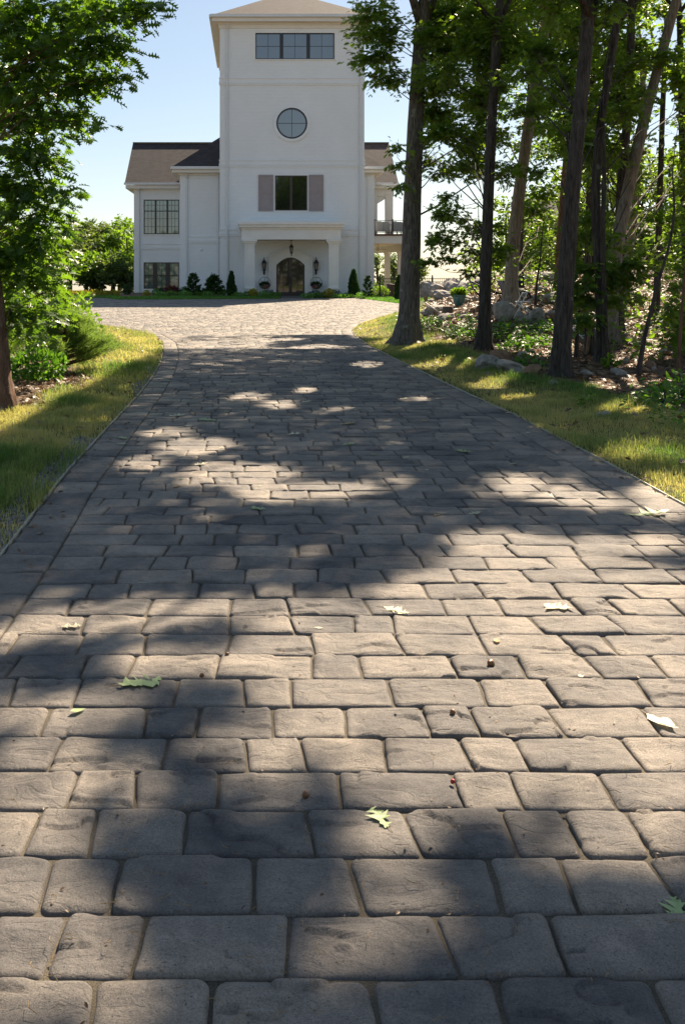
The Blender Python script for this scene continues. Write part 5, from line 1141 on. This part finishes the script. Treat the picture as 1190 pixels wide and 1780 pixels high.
for a in [(246, 1189, 62, 0.5, 'fgreen', 'large pale green lobed leaf on the shaded paver, left of centre'), (661, 1425, 44, 1.9, 'fgreen', 'green lobed leaf standing on edge in the near centre'), (1147, 1256, 52, -1.1, 'fpale', 'long pale yellow green leaf near the right edge', OVAL),
          (1176, 1583, 50, 1.2, 'fgreen', 'green leaf cut by the right edge in the foreground'), (688, 1063, 36, -.4, 'fpale', 'whitish curled lobed leaf in the sunny band, centre'), (968, 1057, 40, 2.6, 'fpale', 'bright white lobed leaf in the sunny band, right'),
          (863, 1115, 18, 1.3, 'ftan', 'small tan leaf above the green acorn', LF), (125, 1090, 28, .4, 'fpale', 'small yellowish lobed leaf near the left edge'), (551, 1093, 16, -.2, 'fpale', 'tiny pale oval leaf left of the whitish curled one', OVAL),
          (1121, 894, 58, .1, 'fgreen', 'wide green and yellow leaf by the right border'), (452, 885, 32, .1, 'fgreen', 'pale green narrow leaf in the shade left of centre'), (347, 808, 24, .2, 'fpale', 'pale leaf in the lit patch on the left'),
          (136, 1236, 22, .6, 'fgreen', 'tiny yellow green leaf below the large pale green one', LF), (1010, 1176, 14, .5, 'fpale', 'small white leaf scrap right of the green acorn', LF),
          (605, 773, 18, .2, 'fgreen', 'small dark green leaf in the shade at centre'), (803, 785, 24, -.1, 'fgreen', 'green leaf in the shade right of centre'), (603, 737, 24, 0.1, 'ftan', 'tan leaf in the shade at far centre right'), (360, 731, 30, 0, 'fgreen', 'flat grey green leaf, far left of centre'),
          (307, 723, 26, .1, 'fpale', 'pale lobed leaf, far left'), (328, 741, 12, 0, 'fpale', 'tiny pale leaf below the far left one'), (510, 755, 22, 0, 'fpale', 'pale leaf at far centre'), (825, 893, 22, .4, 'fpale', 'pale leaf scrap left of the wide yellow green leaf'), (758, 896, 14, 1, 'ftan', 'small tan leaf scrap in the shade right of centre'),
          (954, 862, 16, 2, 'fpale', 'small pale leaf in the lit patch on the right'), (888, 807, 16, 0, 'fpale', 'pale leaf in the shade near the right lawn'), (887, 719, 18, .3, 'fpale', 'pale leaf lying on the right border stones'), (914, 753, 14, .1, 'fpale', 'small leaf on the right border below the pale one'),
          (1036, 801, 18, .2, 'ftan', 'tan leaf at the edge of the right lawn'), (215, 762, 18, .2, 'fgreen', 'curled green leaf on the left border, upper one'), (213, 772, 16, .1, 'fpale', 'curled pale leaf on the left border, lower one'), (702, 694, 16, 0, 'fpale', 'pale leaf far right in the shade')]:
    fallen(*a[:6], *(a[6:] or ()))
for i in range(26): px = rng.uniform(290, 760); py = rng.uniform(600, 860); fallen(px, py, rng.uniform(8, 15), rng.uniform(0, 6), rng.choice(['fpale', 'fgreen', 'ftan']), 'small scattered leaf far along the drive', group='small leaves scattered far along the drive')
def acorn(px, py, w, mat, label, cap=True):
    x, y = ground_pt(px, py); s = w * y / F / 2; r = empty('acorn', (x, y, .004), label, 'acorn'); a = rng.uniform(0, 6)
    o = MB().lathe((0, 0, 0), [(.1 * s, 0), (.7 * s, .2 * s), (s, .8 * s), (s, 1.3 * s), (.75 * s, 1.9 * s), (.1 * s, 2.25 * s)], 14).build('nut', M[mat], r, True)
    if cap: MB().lathe((0, 0, 0), [(1.04 * s, 1.2 * s), (1.1 * s, 1.5 * s), (.8 * s, 2.1 * s), (.12 * s, 2.35 * s), (.1 * s, 2.7 * s)], 14).build('cap', M['acornb'], r, True)
    r.rotation_euler = (.7, .5, a)
acorn(856, 1158, 12, 'acorn', 'round green acorn lying right of centre'); acorn(527, 1389, 12, 'acornb', 'brown acorn cap on the shaded paver near centre', False); acorn(784, 1245, 9, 'acornb', 'small brown acorn in the sunny paver right of centre'); acorn(348, 1178, 8, 'acornb', 'tiny brown acorn in the joint above the large leaf', False)
acorn(783, 1363, 8, 'red', 'reddish brown berry in the joint right of centre', False); acorn(392, 1141, 7, 'acornb', 'tiny brown acorn in the joint at the upper left', False)
# pine needles and crumbs of bark in the joints
mb = MB()
for i in range(130):
    py = 1000 + 780 * rng.random() ** .8; px = rng.uniform(0, 1190); x, y = ground_pt(px, py); a = rng.uniform(0, 6.3); L = rng.uniform(.015, .05); z = .012
    mb.tube([(x, y, z), (x + .5 * L * cos(a), y + .5 * L * sin(a), z + .003), (x + L * cos(a + .4), y + L * sin(a + .4), z)], .0009, 4, False)
n = 260; py = 980 + 800 * rng.random(n); px = rng.uniform(0, 1190, n); Yb = F * HC / (py - PY); P = np.stack([(px - PX) * Yb / F, Yb, np.full(n, .006)], -1); sel = rng.random(n) < .6
bb = np.array(bounds); P[sel, 1] = bb[np.abs(bb[None] - P[sel, 1][:, None]).argmin(1)] + rng.normal(0, .006, sel.sum())
props(leaf_obj('leaf_crumbs', P, rng.normal(0, 1, (n, 3)) * [1, 1, .2], np.array([0, 0, 1.]) + rng.normal(0, .4, (n, 3)), rng.uniform(.005, .016, n), rng.random(n), LF, M['litter']), 'brown leaf crumbs lying in the joints of the near paving', 'leaf crumbs', None, 'stuff')
props(mb.build('twig_bits', M['ftan']), 'reddish needles and twig bits strewn over the near paving', 'twigs', None, 'stuff')

# ============================================================ LIGHT, SKY, CAMERA
w = bpy.data.worlds.new('World'); sc.world = w; w.use_nodes = True; nt = w.node_tree; bg = nt.nodes['Background']
sk = nt.nodes.new('ShaderNodeTexSky'); sk.sky_type = 'NISHITA'; sk.sun_disc = False; sk.sun_elevation = EL; sk.sun_rotation = AZ; sk.air_density = 1.0; sk.dust_density = .35; sk.ozone_density = 1.2
ga = nt.nodes.new('ShaderNodeGamma'); ga.inputs[1].default_value = .72; nt.links.new(sk.outputs[0], ga.inputs[0]); nt.links.new(ga.outputs[0], bg.inputs[0]); bg.inputs[1].default_value = .075
L = bpy.data.lights.new('sun', 'SUN'); L.energy = 5.0; L.angle = radians(.53); L.color = (1, .83, .63); lo = bpy.data.objects.new('sun', L); COL.objects.link(lo)
from mathutils import Vector
lo.rotation_euler = Vector(SUN).to_track_quat('Z', 'Y').to_euler()
cam = bpy.data.cameras.new('camera'); co = bpy.data.objects.new('camera', cam); COL.objects.link(co); co.location = (0, 0, HC); co.rotation_euler = (radians(90), 0, 0)
cam.sensor_width = 36; cam.sensor_fit = 'AUTO'; cam.lens = F / 1780 * 36; cam.shift_x = (595 - PX) / 1780; cam.shift_y = (PY - 890) / 1780; cam.clip_start = .05; cam.clip_end = 2000
sc.camera = co
sc.view_settings.view_transform = 'Standard'; sc.view_settings.look = 'None'; sc.view_settings.exposure = 1.55; sc.view_settings.gamma = 1
sc.render.engine = 'CYCLES'; cy = sc.cycles; cy.use_denoising = True; cy.max_bounces = 7; cy.diffuse_bounces = 4; cy.transmission_bounces = 4; cy.glossy_bounces = 3; cy.caustics_reflective = False; cy.caustics_refractive = False; cy.sample_clamp_indirect = 8
